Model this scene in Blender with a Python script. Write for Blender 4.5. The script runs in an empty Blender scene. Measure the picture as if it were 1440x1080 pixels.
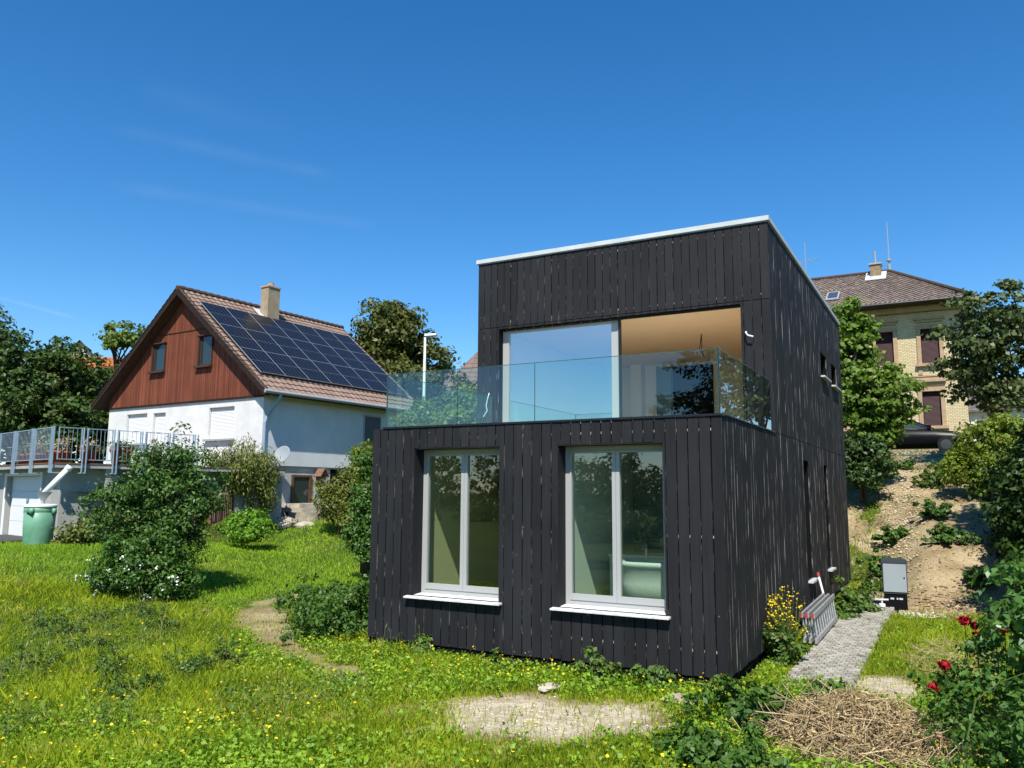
import bpy, math, random
import numpy as np
from mathutils import Vector, Matrix
random.seed(5)
rng = np.random.default_rng(11)
SC = bpy.context.scene
COL = SC.collection

# ------------------------------------------------------------------ camera
CAM_LOC = np.array([2.5657, -10.2749, 2.2686])
YAW, PIT, ROL, FOC = 0.503, 0.1352, 0.0062, 1122.13      # focal length in pixels of a 1440 wide picture
_cy, _sy, _cp, _sp = math.cos(YAW), math.sin(YAW), math.cos(PIT), math.sin(PIT)
FWD = np.array([-_sy*_cp, _cy*_cp, _sp])
_r = np.array([_cy, _sy, 0.0]); _u = np.cross(_r, FWD)
RIGHT = math.cos(ROL)*_r + math.sin(ROL)*_u
UP = -math.sin(ROL)*_r + math.cos(ROL)*_u
cam_d = bpy.data.cameras.new('camera')
cam_d.sensor_width = 36.0; cam_d.lens = FOC/1440*36.0
cam_d.clip_start = 0.05; cam_d.clip_end = 3000
cam = bpy.data.objects.new('camera', cam_d); COL.objects.link(cam)
m = Matrix.Identity(4)
for i in range(3):
    m[i][0] = RIGHT[i]; m[i][1] = UP[i]; m[i][2] = -FWD[i]; m[i][3] = CAM_LOC[i]
cam.matrix_world = m
SC.camera = cam

# ------------------------------------------------------------------ sky, sun, exposure
SUN_TO = np.array([0.41, -1.0, 1.48]); SUN_TO /= np.linalg.norm(SUN_TO)
SUN_EL = math.asin(SUN_TO[2]); SUN_AZ = math.atan2(SUN_TO[0], SUN_TO[1])
W = bpy.data.worlds.new('World'); SC.world = W; W.use_nodes = True
nt = W.node_tree; nt.nodes.clear()
sky = nt.nodes.new('ShaderNodeTexSky'); sky.sky_type = 'NISHITA'; sky.sun_disc = False
sky.sun_elevation = SUN_EL; sky.sun_rotation = SUN_AZ
sky.air_density = 1.0; sky.dust_density = 0.0; sky.ozone_density = 4.0; sky.altitude = 300
bg = nt.nodes.new('ShaderNodeBackground'); bg.inputs['Strength'].default_value = 0.118
out = nt.nodes.new('ShaderNodeOutputWorld')
hsv = nt.nodes.new('ShaderNodeHueSaturation'); hsv.inputs['Saturation'].default_value = 1.31; hsv.inputs['Hue'].default_value = 0.500
nt.links.new(sky.outputs[0], hsv.inputs['Color']); _last = hsv.outputs[0]
def _dir(px, py):
    d = FWD+RIGHT*(px-720)/FOC-UP*(py-540)/FOC; return d/np.linalg.norm(d)
_tc = nt.nodes.new('ShaderNodeTexCoord')
def _vm(op, v, out='Value'):
    n = nt.nodes.new('ShaderNodeVectorMath'); n.operation = op; nt.links.new(_tc.outputs['Generated'], n.inputs[0]); n.inputs[1].default_value = tuple(v); return n.outputs[out]
def _ma(op, a, b, clamp=False):
    n = nt.nodes.new('ShaderNodeMath'); n.operation = op; n.use_clamp = clamp
    for s_, v_ in ((n.inputs[0], a), (n.inputs[1], b)):
        if isinstance(v_, (int, float)): s_.default_value = v_
        else: nt.links.new(v_, s_)
    return n.outputs[0]
for _p, _q, _w, _s in (((150, 178), (480, 250), .010, .022), ((140, 258), (540, 320), .010, .022), ((-60, 402), (115, 450), .003, .06), ((190, 120), (420, 190), .02, .010)):
    _a, _b = _dir(*_p), _dir(*_q); _n = np.cross(_a, _b); _n /= np.linalg.norm(_n); _m = (_a+_b)/np.linalg.norm(_a+_b)
    _e = float(_a@_m)
    _f = _ma('SUBTRACT', 1.0, _ma('DIVIDE', _ma('ABSOLUTE', _vm('DOT_PRODUCT', _n), 0.0), _w), True)
    _g = _ma('MULTIPLY', _ma('SUBTRACT', _vm('DOT_PRODUCT', _m), _e), 2.0/(1-_e), True)
    _z = nt.nodes.new('ShaderNodeTexNoise'); _z.inputs['Scale'].default_value = 16; _z.inputs['Detail'].default_value = 5; nt.links.new(_tc.outputs['Generated'], _z.inputs['Vector'])
    _k = _ma('MULTIPLY', _ma('MULTIPLY', _ma('MULTIPLY', _f, _g), _s*2.0), _ma('SUBTRACT', _z.outputs['Fac'], .12, True))
    _x = nt.nodes.new('ShaderNodeMix'); _x.data_type = 'RGBA'; nt.links.new(_k, _x.inputs[0]); nt.links.new(_last, _x.inputs[6]); _x.inputs[7].default_value = (7, 8, 9, 1); _last = _x.outputs[2]
nt.links.new(_last, bg.inputs[0]); nt.links.new(bg.outputs[0], out.inputs[0])
sun_d = bpy.data.lights.new('sun', 'SUN'); sun_d.energy = 5.0; sun_d.angle = math.radians(0.53)
sun_d.color = (1.0, 0.95, 0.86)
sun = bpy.data.objects.new('sun', sun_d); COL.objects.link(sun)
sun.rotation_euler = Vector(-SUN_TO).to_track_quat('-Z', 'Y').to_euler()
sun.location = (8, -20, 30)
SC.view_settings.view_transform = 'Standard'; SC.view_settings.look = 'None'
SC.view_settings.exposure = 0.55; SC.view_settings.gamma = 1.0
try: SC.view_settings.use_curve_mapping = False
except Exception: pass
SC.render.engine = 'CYCLES'
SC.cycles.use_denoising = True
SC.cycles.max_bounces = 10; SC.cycles.diffuse_bounces = 6; SC.cycles.glossy_bounces = 4
SC.cycles.transmission_bounces = 6; SC.cycles.transparent_max_bounces = 16

# ------------------------------------------------------------------ helpers
def at(px, py, D):
    """point seen at pixel (1440x1080) at depth D along the camera axis"""
    return CAM_LOC + D*(FWD + RIGHT*(px-720)/FOC - UP*(py-540)/FOC)

def ss(a, b, x):
    t = np.clip((x-a)/(b-a), 0, 1); return t*t*(3-2*t)

class MB:
    def __init__(s): s.v = []; s.f = []; s.m = []
    def add(s, vs, fs, mi=0):
        o = len(s.v); s.v += [tuple(map(float, p)) for p in vs]
        for k, f in enumerate(fs):
            s.f.append(tuple(i+o for i in f)); s.m.append(mi if isinstance(mi, int) else mi[k])
        return s
    def box(s, a, b, mi=0):
        x0, y0, z0 = a; x1, y1, z1 = b
        vs = [(x0,y0,z0),(x1,y0,z0),(x1,y1,z0),(x0,y1,z0),(x0,y0,z1),(x1,y0,z1),(x1,y1,z1),(x0,y1,z1)]
        return s.add(vs, [(0,3,2,1),(4,5,6,7),(0,1,5,4),(1,2,6,5),(2,3,7,6),(3,0,4,7)], mi)
    def hexa(s, vs, mi=0):
        return s.add(vs, [(0,3,2,1),(4,5,6,7),(0,1,5,4),(1,2,6,5),(2,3,7,6),(3,0,4,7)], mi)
    def bar(s, p, q, w, h, mi=0, up=(0,0,1)):
        p = np.array(p, float); q = np.array(q, float); d = q-p; d /= np.linalg.norm(d)
        u = np.array(up, float)
        if abs(d@u) > .98: u = np.array([1.0, 0, 0])
        sx = np.cross(d, u); sx /= np.linalg.norm(sx); sz = np.cross(sx, d)
        a, b = sx*w/2, sz*h/2
        return s.hexa([p-a-b, p+a-b, q+a-b, q-a-b, p-a+b, p+a+b, q+a+b, q-a+b], mi)
    def tube(s, pts, rad, n=8, mi=0, cap=True):
        pts = [np.array(p, float) for p in pts]
        if not hasattr(rad, '__len__'): rad = [rad]*len(pts)
        vs = []; fs = []; ref = None
        for i, p in enumerate(pts):
            d = pts[min(i+1, len(pts)-1)]-pts[max(i-1, 0)]; d = d/(np.linalg.norm(d)+1e-9)
            if ref is None: ref = np.array([0, 0, 1.0]) if abs(d[2]) < .9 else np.array([1.0, 0, 0])
            a = np.cross(d, ref); a /= np.linalg.norm(a)+1e-9; b = np.cross(d, a); ref = np.cross(a, d)*1.0
            for k in range(n):
                t = 2*math.pi*k/n; vs.append(p+rad[i]*(math.cos(t)*a+math.sin(t)*b))
        for i in range(len(pts)-1):
            for k in range(n):
                fs.append((i*n+k, i*n+(k+1) % n, (i+1)*n+(k+1) % n, (i+1)*n+k))
        if cap:
            fs.append(tuple(range(n))[::-1]); fs.append(tuple((len(pts)-1)*n+k for k in range(n)))
        return s.add(vs, fs, mi)
    def lathe(s, prof, c=(0,0,0), n=24, mi=0, axis='z'):
        vs = []; fs = []
        for r, z in prof:
            for k in range(n):
                t = 2*math.pi*k/n; x, y = r*math.cos(t), r*math.sin(t)
                p = (x, y, z) if axis == 'z' else ((z, x, y) if axis == 'x' else (x, z, y))
                vs.append((p[0]+c[0], p[1]+c[1], p[2]+c[2]))
        for i in range(len(prof)-1):
            for k in range(n): fs.append((i*n+k, i*n+(k+1) % n, (i+1)*n+(k+1) % n, (i+1)*n+k))
        fs.append(tuple(range(n))[::-1]); fs.append(tuple((len(prof)-1)*n+k for k in range(n)))
        return s.add(vs, fs, mi)
    def prism(s, poly, vec, mi=0):
        n = len(poly); v = np.array(vec, float)
        vs = [np.array(p, float) for p in poly]+[np.array(p, float)+v for p in poly]
        fs = [tuple(range(n))[::-1], tuple(range(n, 2*n))]+[(i, (i+1) % n, n+(i+1) % n, n+i) for i in range(n)]
        return s.add(vs, fs, mi)
    def build(s, name, mats, parent=None, smooth=False, origin=None):
        me = bpy.data.meshes.new(name)
        vs = s.v
        if origin is not None:
            vs = [(a-origin[0], b-origin[1], c-origin[2]) for a, b, c in vs]
        me.from_pydata(vs, [], s.f)
        if not isinstance(mats, (list, tuple)): mats = [mats]
        for mt in mats: me.materials.append(mt)
        me.polygons.foreach_set('material_index', s.m)
        if smooth: me.polygons.foreach_set('use_smooth', [True]*len(s.f))
        me.validate(); me.update()
        o = bpy.data.objects.new(name, me); COL.objects.link(o)
        if parent: o.parent = parent
        if origin is not None: o.location = tuple(map(float, origin))
        return o

def tag(o, label, cat, group=None):
    o['label'] = label; o['category'] = cat
    if group: o['group'] = group
    return o
def thing(name, label, cat, loc=(0,0,0), rz=0.0, group=None):
    o = bpy.data.objects.new(name, None); COL.objects.link(o)
    o.empty_display_size = .3
    o.location = tuple(map(float, loc)); o.rotation_euler = (0, 0, rz)
    return tag(o, label, cat, group)
def struct(o): o['kind'] = 'structure'; return o
def stuff(o): o['kind'] = 'stuff'; return o
def copy_tree(o, parent=None):
    c = o.copy(); COL.objects.link(c)
    if parent: c.parent = parent
    for ch in list(o.children): copy_tree(ch, c)
    return c

# ------------------------------------------------------------------ materials
def nodes(name):
    m = bpy.data.materials.new(name); m.use_nodes = True
    t = m.node_tree; t.nodes.clear()
    return m, t, t.nodes, t.links
def N(t, typ, **kw):
    n = t.nodes.new(typ)
    for k, v in kw.items():
        if k in n.inputs: n.inputs[k].default_value = v
        else: setattr(n, k, v)
    return n
def c4(c): return (c[0], c[1], c[2], 1.0)
def mixc(t, fac, a, b, mode='MIX'):
    n = t.nodes.new('ShaderNodeMix'); n.data_type = 'RGBA'; n.blend_type = mode
    for sock, v in ((n.inputs[0], fac), (n.inputs[6], a), (n.inputs[7], b)):
        if hasattr(v, 'is_output') or hasattr(v, 'links'): t.links.new(v, sock)
        else: sock.default_value = v if not isinstance(v, tuple) else c4(v)
    return n.outputs[2]
def ramp(t, val, a, b):
    n = t.nodes.new('ShaderNodeMapRange'); n.inputs[1].default_value = a; n.inputs[2].default_value = b
    t.links.new(val, n.inputs[0]); return n.outputs[0]
def noise(t, scale, detail=4, stretch=None, rough=.55):
    g = t.nodes.new('ShaderNodeNewGeometry'); src = g.outputs['Position']
    if stretch:
        mp = t.nodes.new('ShaderNodeMapping'); mp.inputs['Scale'].default_value = stretch
        t.links.new(src, mp.inputs[0]); src = mp.outputs[0]
    n = t.nodes.new('ShaderNodeTexNoise'); n.inputs['Scale'].default_value = scale
    n.inputs['Detail'].default_value = detail; n.inputs['Roughness'].default_value = rough
    t.links.new(src, n.inputs['Vector']); return n.outputs['Fac']
def island(t):
    return t.nodes.new('ShaderNodeNewGeometry').outputs['Random Per Island']

def mat(name, c1, c2=None, scale=4, rough=.7, spec=.3, bump=0., bscale=60, isl=0., metal=0., stretch=None, lo=.35, hi=.65, bstretch=None):
    m, t, n, l = nodes(name)
    p = N(t, 'ShaderNodeBsdfPrincipled'); o = N(t, 'ShaderNodeOutputMaterial'); l.new(p.outputs[0], o.inputs[0])
    p.inputs['Roughness'].default_value = rough; p.inputs['Specular IOR Level'].default_value = spec
    p.inputs['Metallic'].default_value = metal
    col = None
    if c2 is not None:
        col = mixc(t, ramp(t, noise(t, scale, 5, stretch), lo, hi), c1, c2)
    if isl:
        hs = N(t, 'ShaderNodeHueSaturation'); mr = N(t, 'ShaderNodeMapRange')
        mr.inputs[3].default_value = 1-isl; mr.inputs[4].default_value = 1+isl
        l.new(island(t), mr.inputs[0]); l.new(mr.outputs[0], hs.inputs['Value'])
        if col is None: hs.inputs['Color'].default_value = c4(c1)
        else: l.new(col, hs.inputs['Color'])
        col = hs.outputs[0]
    if col is None: p.inputs['Base Color'].default_value = c4(c1)
    else: l.new(col, p.inputs['Base Color'])
    if bump:
        b = N(t, 'ShaderNodeBump'); b.inputs['Strength'].default_value = bump; b.inputs['Distance'].default_value = .02
        l.new(noise(t, bscale, 4, bstretch or stretch), b.inputs['Height']); l.new(b.outputs[0], p.inputs['Normal'])
    return m

def leafmat(name, c1, c2, c3=None, trans=.3, scale=1.2, rough=.5, spec=.35):
    """c1 dark, c2 light leaf colour by leaf and by clump noise; c3 a rarer tint"""
    m, t, n, l = nodes(name)
    o = N(t, 'ShaderNodeOutputMaterial')
    r = island(t)
    col = mixc(t, r, c1, c2)
    nz = ramp(t, noise(t, scale, 3), .38, .66)
    col = mixc(t, nz, col, mixc(t, r, tuple(x*.8 for x in c2), tuple(x*1.25 for x in c2)))
    if c3:
        nz2 = ramp(t, noise(t, scale*2.3, 2, (1.3, .9, 1.1)), .58, .72)
        col = mixc(t, nz2, col, c3)
    p = N(t, 'ShaderNodeBsdfPrincipled'); p.inputs['Roughness'].default_value = rough
    p.inputs['Specular IOR Level'].default_value = spec
    l.new(col, p.inputs['Base Color'])
    tr = N(t, 'ShaderNodeBsdfTranslucent')
    l.new(mixc(t, .5, col, (c2[0]*1.6, c2[1]*1.5, c2[2]*.8)), tr.inputs[0])
    mx = N(t, 'ShaderNodeMixShader'); mx.inputs[0].default_value = trans
    l.new(p.outputs[0], mx.inputs[1]); l.new(tr.outputs[0], mx.inputs[2]); l.new(mx.outputs[0], o.inputs[0])
    return m

def glass(name, tint=(.84, .95, .90), base=.08, gain=1.0, ior=1.5, dirt=.0):
    m, t, n, l = nodes(name)
    o = N(t, 'ShaderNodeOutputMaterial')
    tr = N(t, 'ShaderNodeBsdfTransparent'); tr.inputs[0].default_value = c4(tint)
    gl = N(t, 'ShaderNodeBsdfGlossy'); gl.inputs['Roughness'].default_value = 0.0
    gl.inputs[0].default_value = (.92, .97, 1, 1)
    ge = N(t, 'ShaderNodeNewGeometry'); dt = t.nodes.new('ShaderNodeVectorMath'); dt.operation = 'DOT_PRODUCT'
    l.new(ge.outputs['Normal'], dt.inputs[0]); l.new(ge.outputs['Incoming'], dt.inputs[1])
    f1 = mathn(t, 'SUBTRACT', 1.0, mathn(t, 'ABSOLUTE', dt.outputs['Value'], 0.0))
    f0 = ((ior-1)/(ior+1))**2
    f2 = mathn(t, 'ADD', mathn(t, 'MULTIPLY', mathn(t, 'POWER', f1, 5.0), 1-f0), f0)
    ma = N(t, 'ShaderNodeMath'); ma.operation = 'MULTIPLY_ADD'; ma.use_clamp = True
    l.new(f2, ma.inputs[0]); ma.inputs[1].default_value = gain; ma.inputs[2].default_value = base
    mx = N(t, 'ShaderNodeMixShader'); l.new(ma.outputs[0], mx.inputs[0])
    l.new(tr.outputs[0], mx.inputs[1]); l.new(gl.outputs[0], mx.inputs[2]); l.new(mx.outputs[0], o.inputs[0])
    return m

def board_mat(name, c1, c2, spots=True, grain=(28, 28, 1.2)):
    m, t, n, l = nodes(name)
    o = N(t, 'ShaderNodeOutputMaterial'); p = N(t, 'ShaderNodeBsdfPrincipled'); l.new(p.outputs[0], o.inputs[0])
    p.inputs['Roughness'].default_value = .72; p.inputs['Specular IOR Level'].default_value = .22
    g = noise(t, 1.0, 6, grain, .7)
    col = mixc(t, ramp(t, g, .3, .72), c1, c2)
    big = ramp(t, noise(t, .9, 3), .3, .7)
    col = mixc(t, mathn(t, 'MULTIPLY', big, .45), col, tuple(x*1.5 for x in c2))
    hs = N(t, 'ShaderNodeHueSaturation'); mr = N(t, 'ShaderNodeMapRange'); mr.inputs[3].default_value = .80; mr.inputs[4].default_value = 1.25
    l.new(island(t), mr.inputs[0]); l.new(mr.outputs[0], hs.inputs['Value']); l.new(col, hs.inputs['Color'])
    col = hs.outputs[0]
    if spots:
        v = N(t, 'ShaderNodeTexVoronoi'); v.inputs['Scale'].default_value = 9.0
        ge = N(t, 'ShaderNodeNewGeometry'); l.new(ge.outputs['Position'], v.inputs['Vector'])
        lt = mathn(t, 'LESS_THAN', v.outputs['Distance'], .06)
        sep = N(t, 'ShaderNodeSeparateColor'); l.new(v.outputs['Color'], sep.inputs[0])
        lt2 = mathn(t, 'MULTIPLY', lt, mathn(t, 'GREATER_THAN', sep.outputs[0], .86))
        col = mixc(t, mathn(t, 'MULTIPLY', lt2, .8), col, (.30, .27, .25))
    l.new(col, p.inputs['Base Color'])
    b = N(t, 'ShaderNodeBump'); b.inputs['Strength'].default_value = .35; b.inputs['Distance'].default_value = .01
    l.new(g, b.inputs['Height']); l.new(b.outputs[0], p.inputs['Normal'])
    return m
def mathn(t, op, a, b):
    n = t.nodes.new('ShaderNodeMath'); n.operation = op
    for s, v in ((n.inputs[0], a), (n.inputs[1], b)):
        if isinstance(v, (int, float)): s.default_value = v
        else: t.links.new(v, s)
    return n.outputs[0]

MT = {}
MT['char'] = board_mat('charred_wood', (.0078, .0080, .0095), (.0170, .0172, .0198))
MT['char_edge'] = mat('board_edge', (.007, .007, .007), (.30, .265, .23), 1.0, .85, .1, stretch=(11, 11, 4.5), lo=.52, hi=.66)
MT['side_edge'] = mat('side_board_edge', (.014, .014, .016), (.27, .25, .235), 1.0, .85, .1, stretch=(11, 11, 1.8), lo=.47, hi=.64)
MT['char_dark'] = mat('dark_membrane', (.006, .006, .007), rough=.9, spec=.1)
MT['black_metal'] = mat('black_metal', (.012, .013, .015), rough=.4, spec=.4)
MT['frame'] = mat('grey_frame', (.36, .365, .355), rough=.45, spec=.4)
MT['trim'] = mat('zinc_trim', (.47, .50, .50), (.55, .58, .57), 3, .45, .4)
MT['sill'] = mat('stone_sill', (.66, .66, .66), (.42, .42, .43), 9, .7, .3, lo=.45, hi=.8)
MT['pane'] = glass('window_glass', (.68, .82, .72), .08, 1.6)
MT['pane_up'] = glass('coated_glass', (.62, .74, .74), .40, 1.6)
MT['balu'] = glass('balustrade_glass', (.76, .92, .88), .035, 1.25)
MT['glass_edge'] = mat('glass_edge', (.02, .07, .06), rough=.2, spec=.6)
MT['white_wall'] = mat('plaster_inside', (.80, .80, .76), rough=.9, spec=.1)
MT['ply'] = mat('wood_ceiling', (.88, .63, .37), (.90, .68, .43), 2, .6, .2, stretch=(1, 8, 1))
MT['floor_in'] = mat('light_floor', (.84, .77, .66), (.87, .80, .70), 2, .5, .3)
MT['blue_door'] = mat('blue_grey_door', (.16, .26, .34), rough=.6)
MT['tub'] = mat('white_enamel', (.80, .80, .78), rough=.25, spec=.5)
MT['render_w'] = mat('white_render', (.70, .69, .66), (.60, .60, .59), 1.6, .9, .1, bump=.5, bscale=45)
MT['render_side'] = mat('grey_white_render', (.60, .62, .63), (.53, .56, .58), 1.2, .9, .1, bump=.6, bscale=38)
MT['cellar'] = mat('cellar_plaster', (.50, .49, .46), (.38, .38, .37), 2, .9, .1, bump=.4, bscale=30)
MT['brownwood'] = board_mat('brown_boards', (.095, .026, .014), (.165, .050, .026), spots=False, grain=(9, 9, .55))
MT['darkwood'] = mat('dark_brown_wood', (.018, .010, .008), (.032, .018, .013), 6, .7, .2)
MT['win_brown'] = mat('brown_window_frame', (.060, .030, .018), rough=.6)
MT['tile'] = mat('roof_tile_brown', (.195, .130, .100), (.265, .188, .148), 2.2, .75, .25, isl=.0, bump=.4, bscale=20)
MT['tile_edge'] = mat('roof_tile_dark', (.055, .036, .028), (.085, .055, .04), 5, .8, .2)
MT['shutter'] = mat('white_shutter', (.72, .72, .71), rough=.6)
MT['grey_metal'] = mat('grey_metal', (.30, .32, .34), rough=.45, spec=.4)
MT['blueish'] = mat('pale_blue_paint', (.27, .36, .44), (.23, .31, .39), 5, .5, .4)
MT['dark_glass'] = mat('dark_glass', (.02, .03, .035), rough=.06, spec=.7)
MT['concrete'] = mat('concrete', (.40, .40, .37), (.30, .30, .28), 1.5, .9, .1, bump=.4, bscale=18)
MT['terra'] = mat('terracotta', (.32, .105, .055), (.25, .08, .045), 8, .8, .2)
MT['barrel'] = mat('green_plastic', (.10, .27, .16), (.17, .34, .23), 2.5, .45, .4)
MT['white_pl'] = mat('white_plastic', (.74, .75, .73), rough=.4, spec=.4)
MT['dish'] = mat('grey_dish', (.27, .30, .32), rough=.5)
MT['stone'] = mat('pale_stone', (.46, .41, .33), (.28, .245, .19), 3, .9, .1, bump=.8, bscale=9)
MT['logs'] = mat('log_edging', (.20, .115, .08), (.14, .085, .06), 7, .85, .1, isl=.3)
MT['bark'] = mat('bark', (.075, .055, .04), (.13, .10, .075), 8, .9, .1, bump=.8, bscale=25, stretch=(1, 1, .3))
MT['bark_pale'] = mat('pale_bark', (.30, .26, .21), (.20, .17, .13), 8, .9, .1, stretch=(1, 1, .3))
MT['alu'] = mat('aluminium', (.44, .44, .44), (.30, .30, .30), 14, .42, .5, metal=.35)
MT['red_pl'] = mat('red_plastic', (.33, .05, .05), rough=.5)
MT['cab'] = mat('cabinet_grey', (.27, .31, .33), (.30, .34, .36), 3, .5, .3)
MT['cab_dark'] = mat('cabinet_dark', (.045, .052, .06), rough=.55)
MT['car'] = mat('black_car_paint', (.004, .004, .005), rough=.35, spec=.18)  # black paint, darkened and dulled further to stand for tree shade
MT['rubber'] = mat('rubber', (.012, .012, .012), rough=.85)
MT['brick_y'] = None
MT['sandst'] = mat('sandstone_trim', (.44, .31, .19), (.36, .25, .15), 5, .85, .15)
MT['shutter_red'] = mat('oxblood_shutter', (.050, .014, .016), rough=.6)
MT['roof_y'] = mat('weathered_plain_tile', (.135, .095, .078), (.21, .155, .13), 4.5, .85, .15, bump=.3, bscale=20)
MT['orange_tile'] = mat('orange_tile', (.42, .13, .045), (.30, .09, .03), 3, .8, .2)
MT['grey_tile'] = mat('grey_tile', (.16, .15, .14), (.11, .10, .10), 3, .8, .2)
MT['brown_tile'] = mat('brown_tile', (.20, .14, .115), (.14, .095, .08), 3, .8, .2)
MT['pink_wall'] = mat('pale_pink_render', (.62, .50, .44), rough=.9)
MT['gravel'] = mat('white_gravel', (.66, .64, .60), (.48, .46, .43), 30, .9, .1, bump=1, bscale=70)
MT['flat_black'] = mat('black_patch', (.006, .006, .006), rough=.5)
MT['red_flower'] = mat('red_petals', (.34, .006, .014), (.22, .004, .010), 40, .6, .2, isl=.3)
MT['yellow_flower'] = mat('yellow_petals', (.62, .46, .012), rough=.6, isl=.25)
MT['white_flower'] = mat('white_petals', (.74, .74, .66), rough=.6)
MT['twig'] = mat('dry_twigs', (.29, .205, .11), (.45, .34, .20), 9, .85, .1, isl=.45)
MT['dry_leaf'] = mat('dry_leaves', (.25, .175, .075), (.42, .32, .16), 6, .85, .1, isl=.5)
MT['straw'] = mat('dry_plant', (.38, .29, .16), rough=.85, isl=.4)
MT['stake'] = mat('grey_stake', (.17, .15, .12), (.11, .10, .08), 8, .9, .1)

LF = {}
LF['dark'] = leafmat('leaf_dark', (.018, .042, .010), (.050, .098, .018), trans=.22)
LF['hedge'] = leafmat('leaf_hedge', (.020, .046, .010), (.060, .112, .018), (.075, .065, .022), trans=.25, scale=.5)
LF['olive'] = leafmat('leaf_olive', (.040, .058, .010), (.105, .118, .020), trans=.22, scale=.6)
LF['maple'] = leafmat('leaf_maple', (.055, .120, .014), (.150, .240, .030), (.19, .20, .05), trans=.35, scale=.9)
LF['lightg'] = leafmat('leaf_light', (.060, .115, .014), (.140, .205, .028), trans=.3, scale=.6)
LF['dtree'] = leafmat('leaf_plane', (.026, .050, .014), (.090, .125, .034), (.13, .15, .05), trans=.2, scale=1.0)
LF['elder'] = leafmat('leaf_elder', (.026, .066, .014), (.082, .165, .030), trans=.25, scale=1.5)
LF['bramble'] = leafmat('leaf_bramble', (.030, .085, .014), (.085, .175, .028), trans=.28, scale=2)
LF['bright'] = leafmat('leaf_bright', (.070, .180, .012), (.150, .300, .022), trans=.3, scale=2)
LF['weep'] = leafmat('leaf_weeping', (.060, .090, .014), (.165, .195, .034), (.15, .105, .035), trans=.22, scale=1.2)
LF['nettle'] = leafmat('leaf_nettle', (.026, .070, .010), (.075, .155, .020), trans=.28, scale=2.2)
LF['weed'] = leafmat('leaf_weed', (.045, .100, .014), (.105, .180, .028), (.16, .16, .05), trans=.28, scale=2)
LF['yshrub'] = leafmat('leaf_yellowgreen', (.085, .160, .014), (.190, .260, .026), (.17, .09, .03), trans=.32, scale=1.4)
LF['lilac'] = leafmat('leaf_lilac', (.040, .110, .018), (.100, .210, .038), trans=.3, scale=4, rough=.38, spec=.5)
LF['rose'] = leafmat('leaf_rose', (.030, .085, .014), (.090, .185, .028), trans=.3, scale=3)
LF['grass'] = leafmat('grass_blade', (.075, .150, .008), (.375, .455, .024), (.52, .47, .11), trans=.42, scale=.6, rough=.55, spec=.3)
LF['grass_l'] = leafmat('lawn_blade', (.140, .290, .012), (.320, .490, .028), (.40, .46, .07), trans=.42, scale=.5, rough=.55)
LF['clover'] = leafmat('ground_leaf', (.065, .165, .010), (.245, .400, .024), (.28, .32, .04), trans=.32, scale=1.1)

# yellow clinker brick with joints from the brick texture
def brick_mat():
    m, t, n, l = nodes('yellow_clinker')
    o = N(t, 'ShaderNodeOutputMaterial'); p = N(t, 'ShaderNodeBsdfPrincipled'); l.new(p.outputs[0], o.inputs[0])
    tc = N(t, 'ShaderNodeTexCoord'); mp = N(t, 'ShaderNodeMapping'); mp.inputs['Rotation'].default_value = (math.pi/2, 0, 0)
    l.new(tc.outputs['Object'], mp.inputs[0])
    b = N(t, 'ShaderNodeTexBrick'); l.new(mp.outputs[0], b.inputs['Vector'])
    b.inputs['Color1'].default_value = (.56, .44, .235, 1); b.inputs['Color2'].default_value = (.66, .55, .33, 1)
    b.inputs['Mortar'].default_value = (.26, .20, .12, 1); b.inputs['Scale'].default_value = 1
    b.inputs['Mortar Size'].default_value = .011; b.inputs['Brick Width'].default_value = .22; b.inputs['Row Height'].default_value = .085
    l.new(b.outputs[0], p.inputs['Base Color']); p.inputs['Roughness'].default_value = .85
    return m
MT['brick_y'] = brick_mat()

# ------------------------------------------------------------------ ground
def wob(x, y, s=1.0, k=0.0):
    return (np.sin(1.7*x*s+k)*np.cos(1.3*y*s-.7*k)+.6*np.sin(3.1*x*s-2.3*y*s+2*k)+.4*np.cos(5.3*y*s+4.1*x*s+k)+.3*np.sin(9.7*x*s+1.1*k)*np.sin(8.9*y*s))/2.3

TRAIL = np.array([(-9.4, 6.3), (-10.6, 5.6), (-11.2, 4.3), (-10.9, 2.9), (-9.1, 1.1), (-7.0, -.5), (-5.5, -1.2), (-4.7, -1.6)])
def seg_dist(x, y, P):
    d = np.full(np.shape(x), 1e9)
    for a, b in zip(P[:-1], P[1:]):
        ab = b-a; t = np.clip(((x-a[0])*ab[0]+(y-a[1])*ab[1])/(ab@ab), 0, 1)
        d = np.minimum(d, np.hypot(x-a[0]-t*ab[0], y-a[1]-t*ab[1]))
    return d

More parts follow.
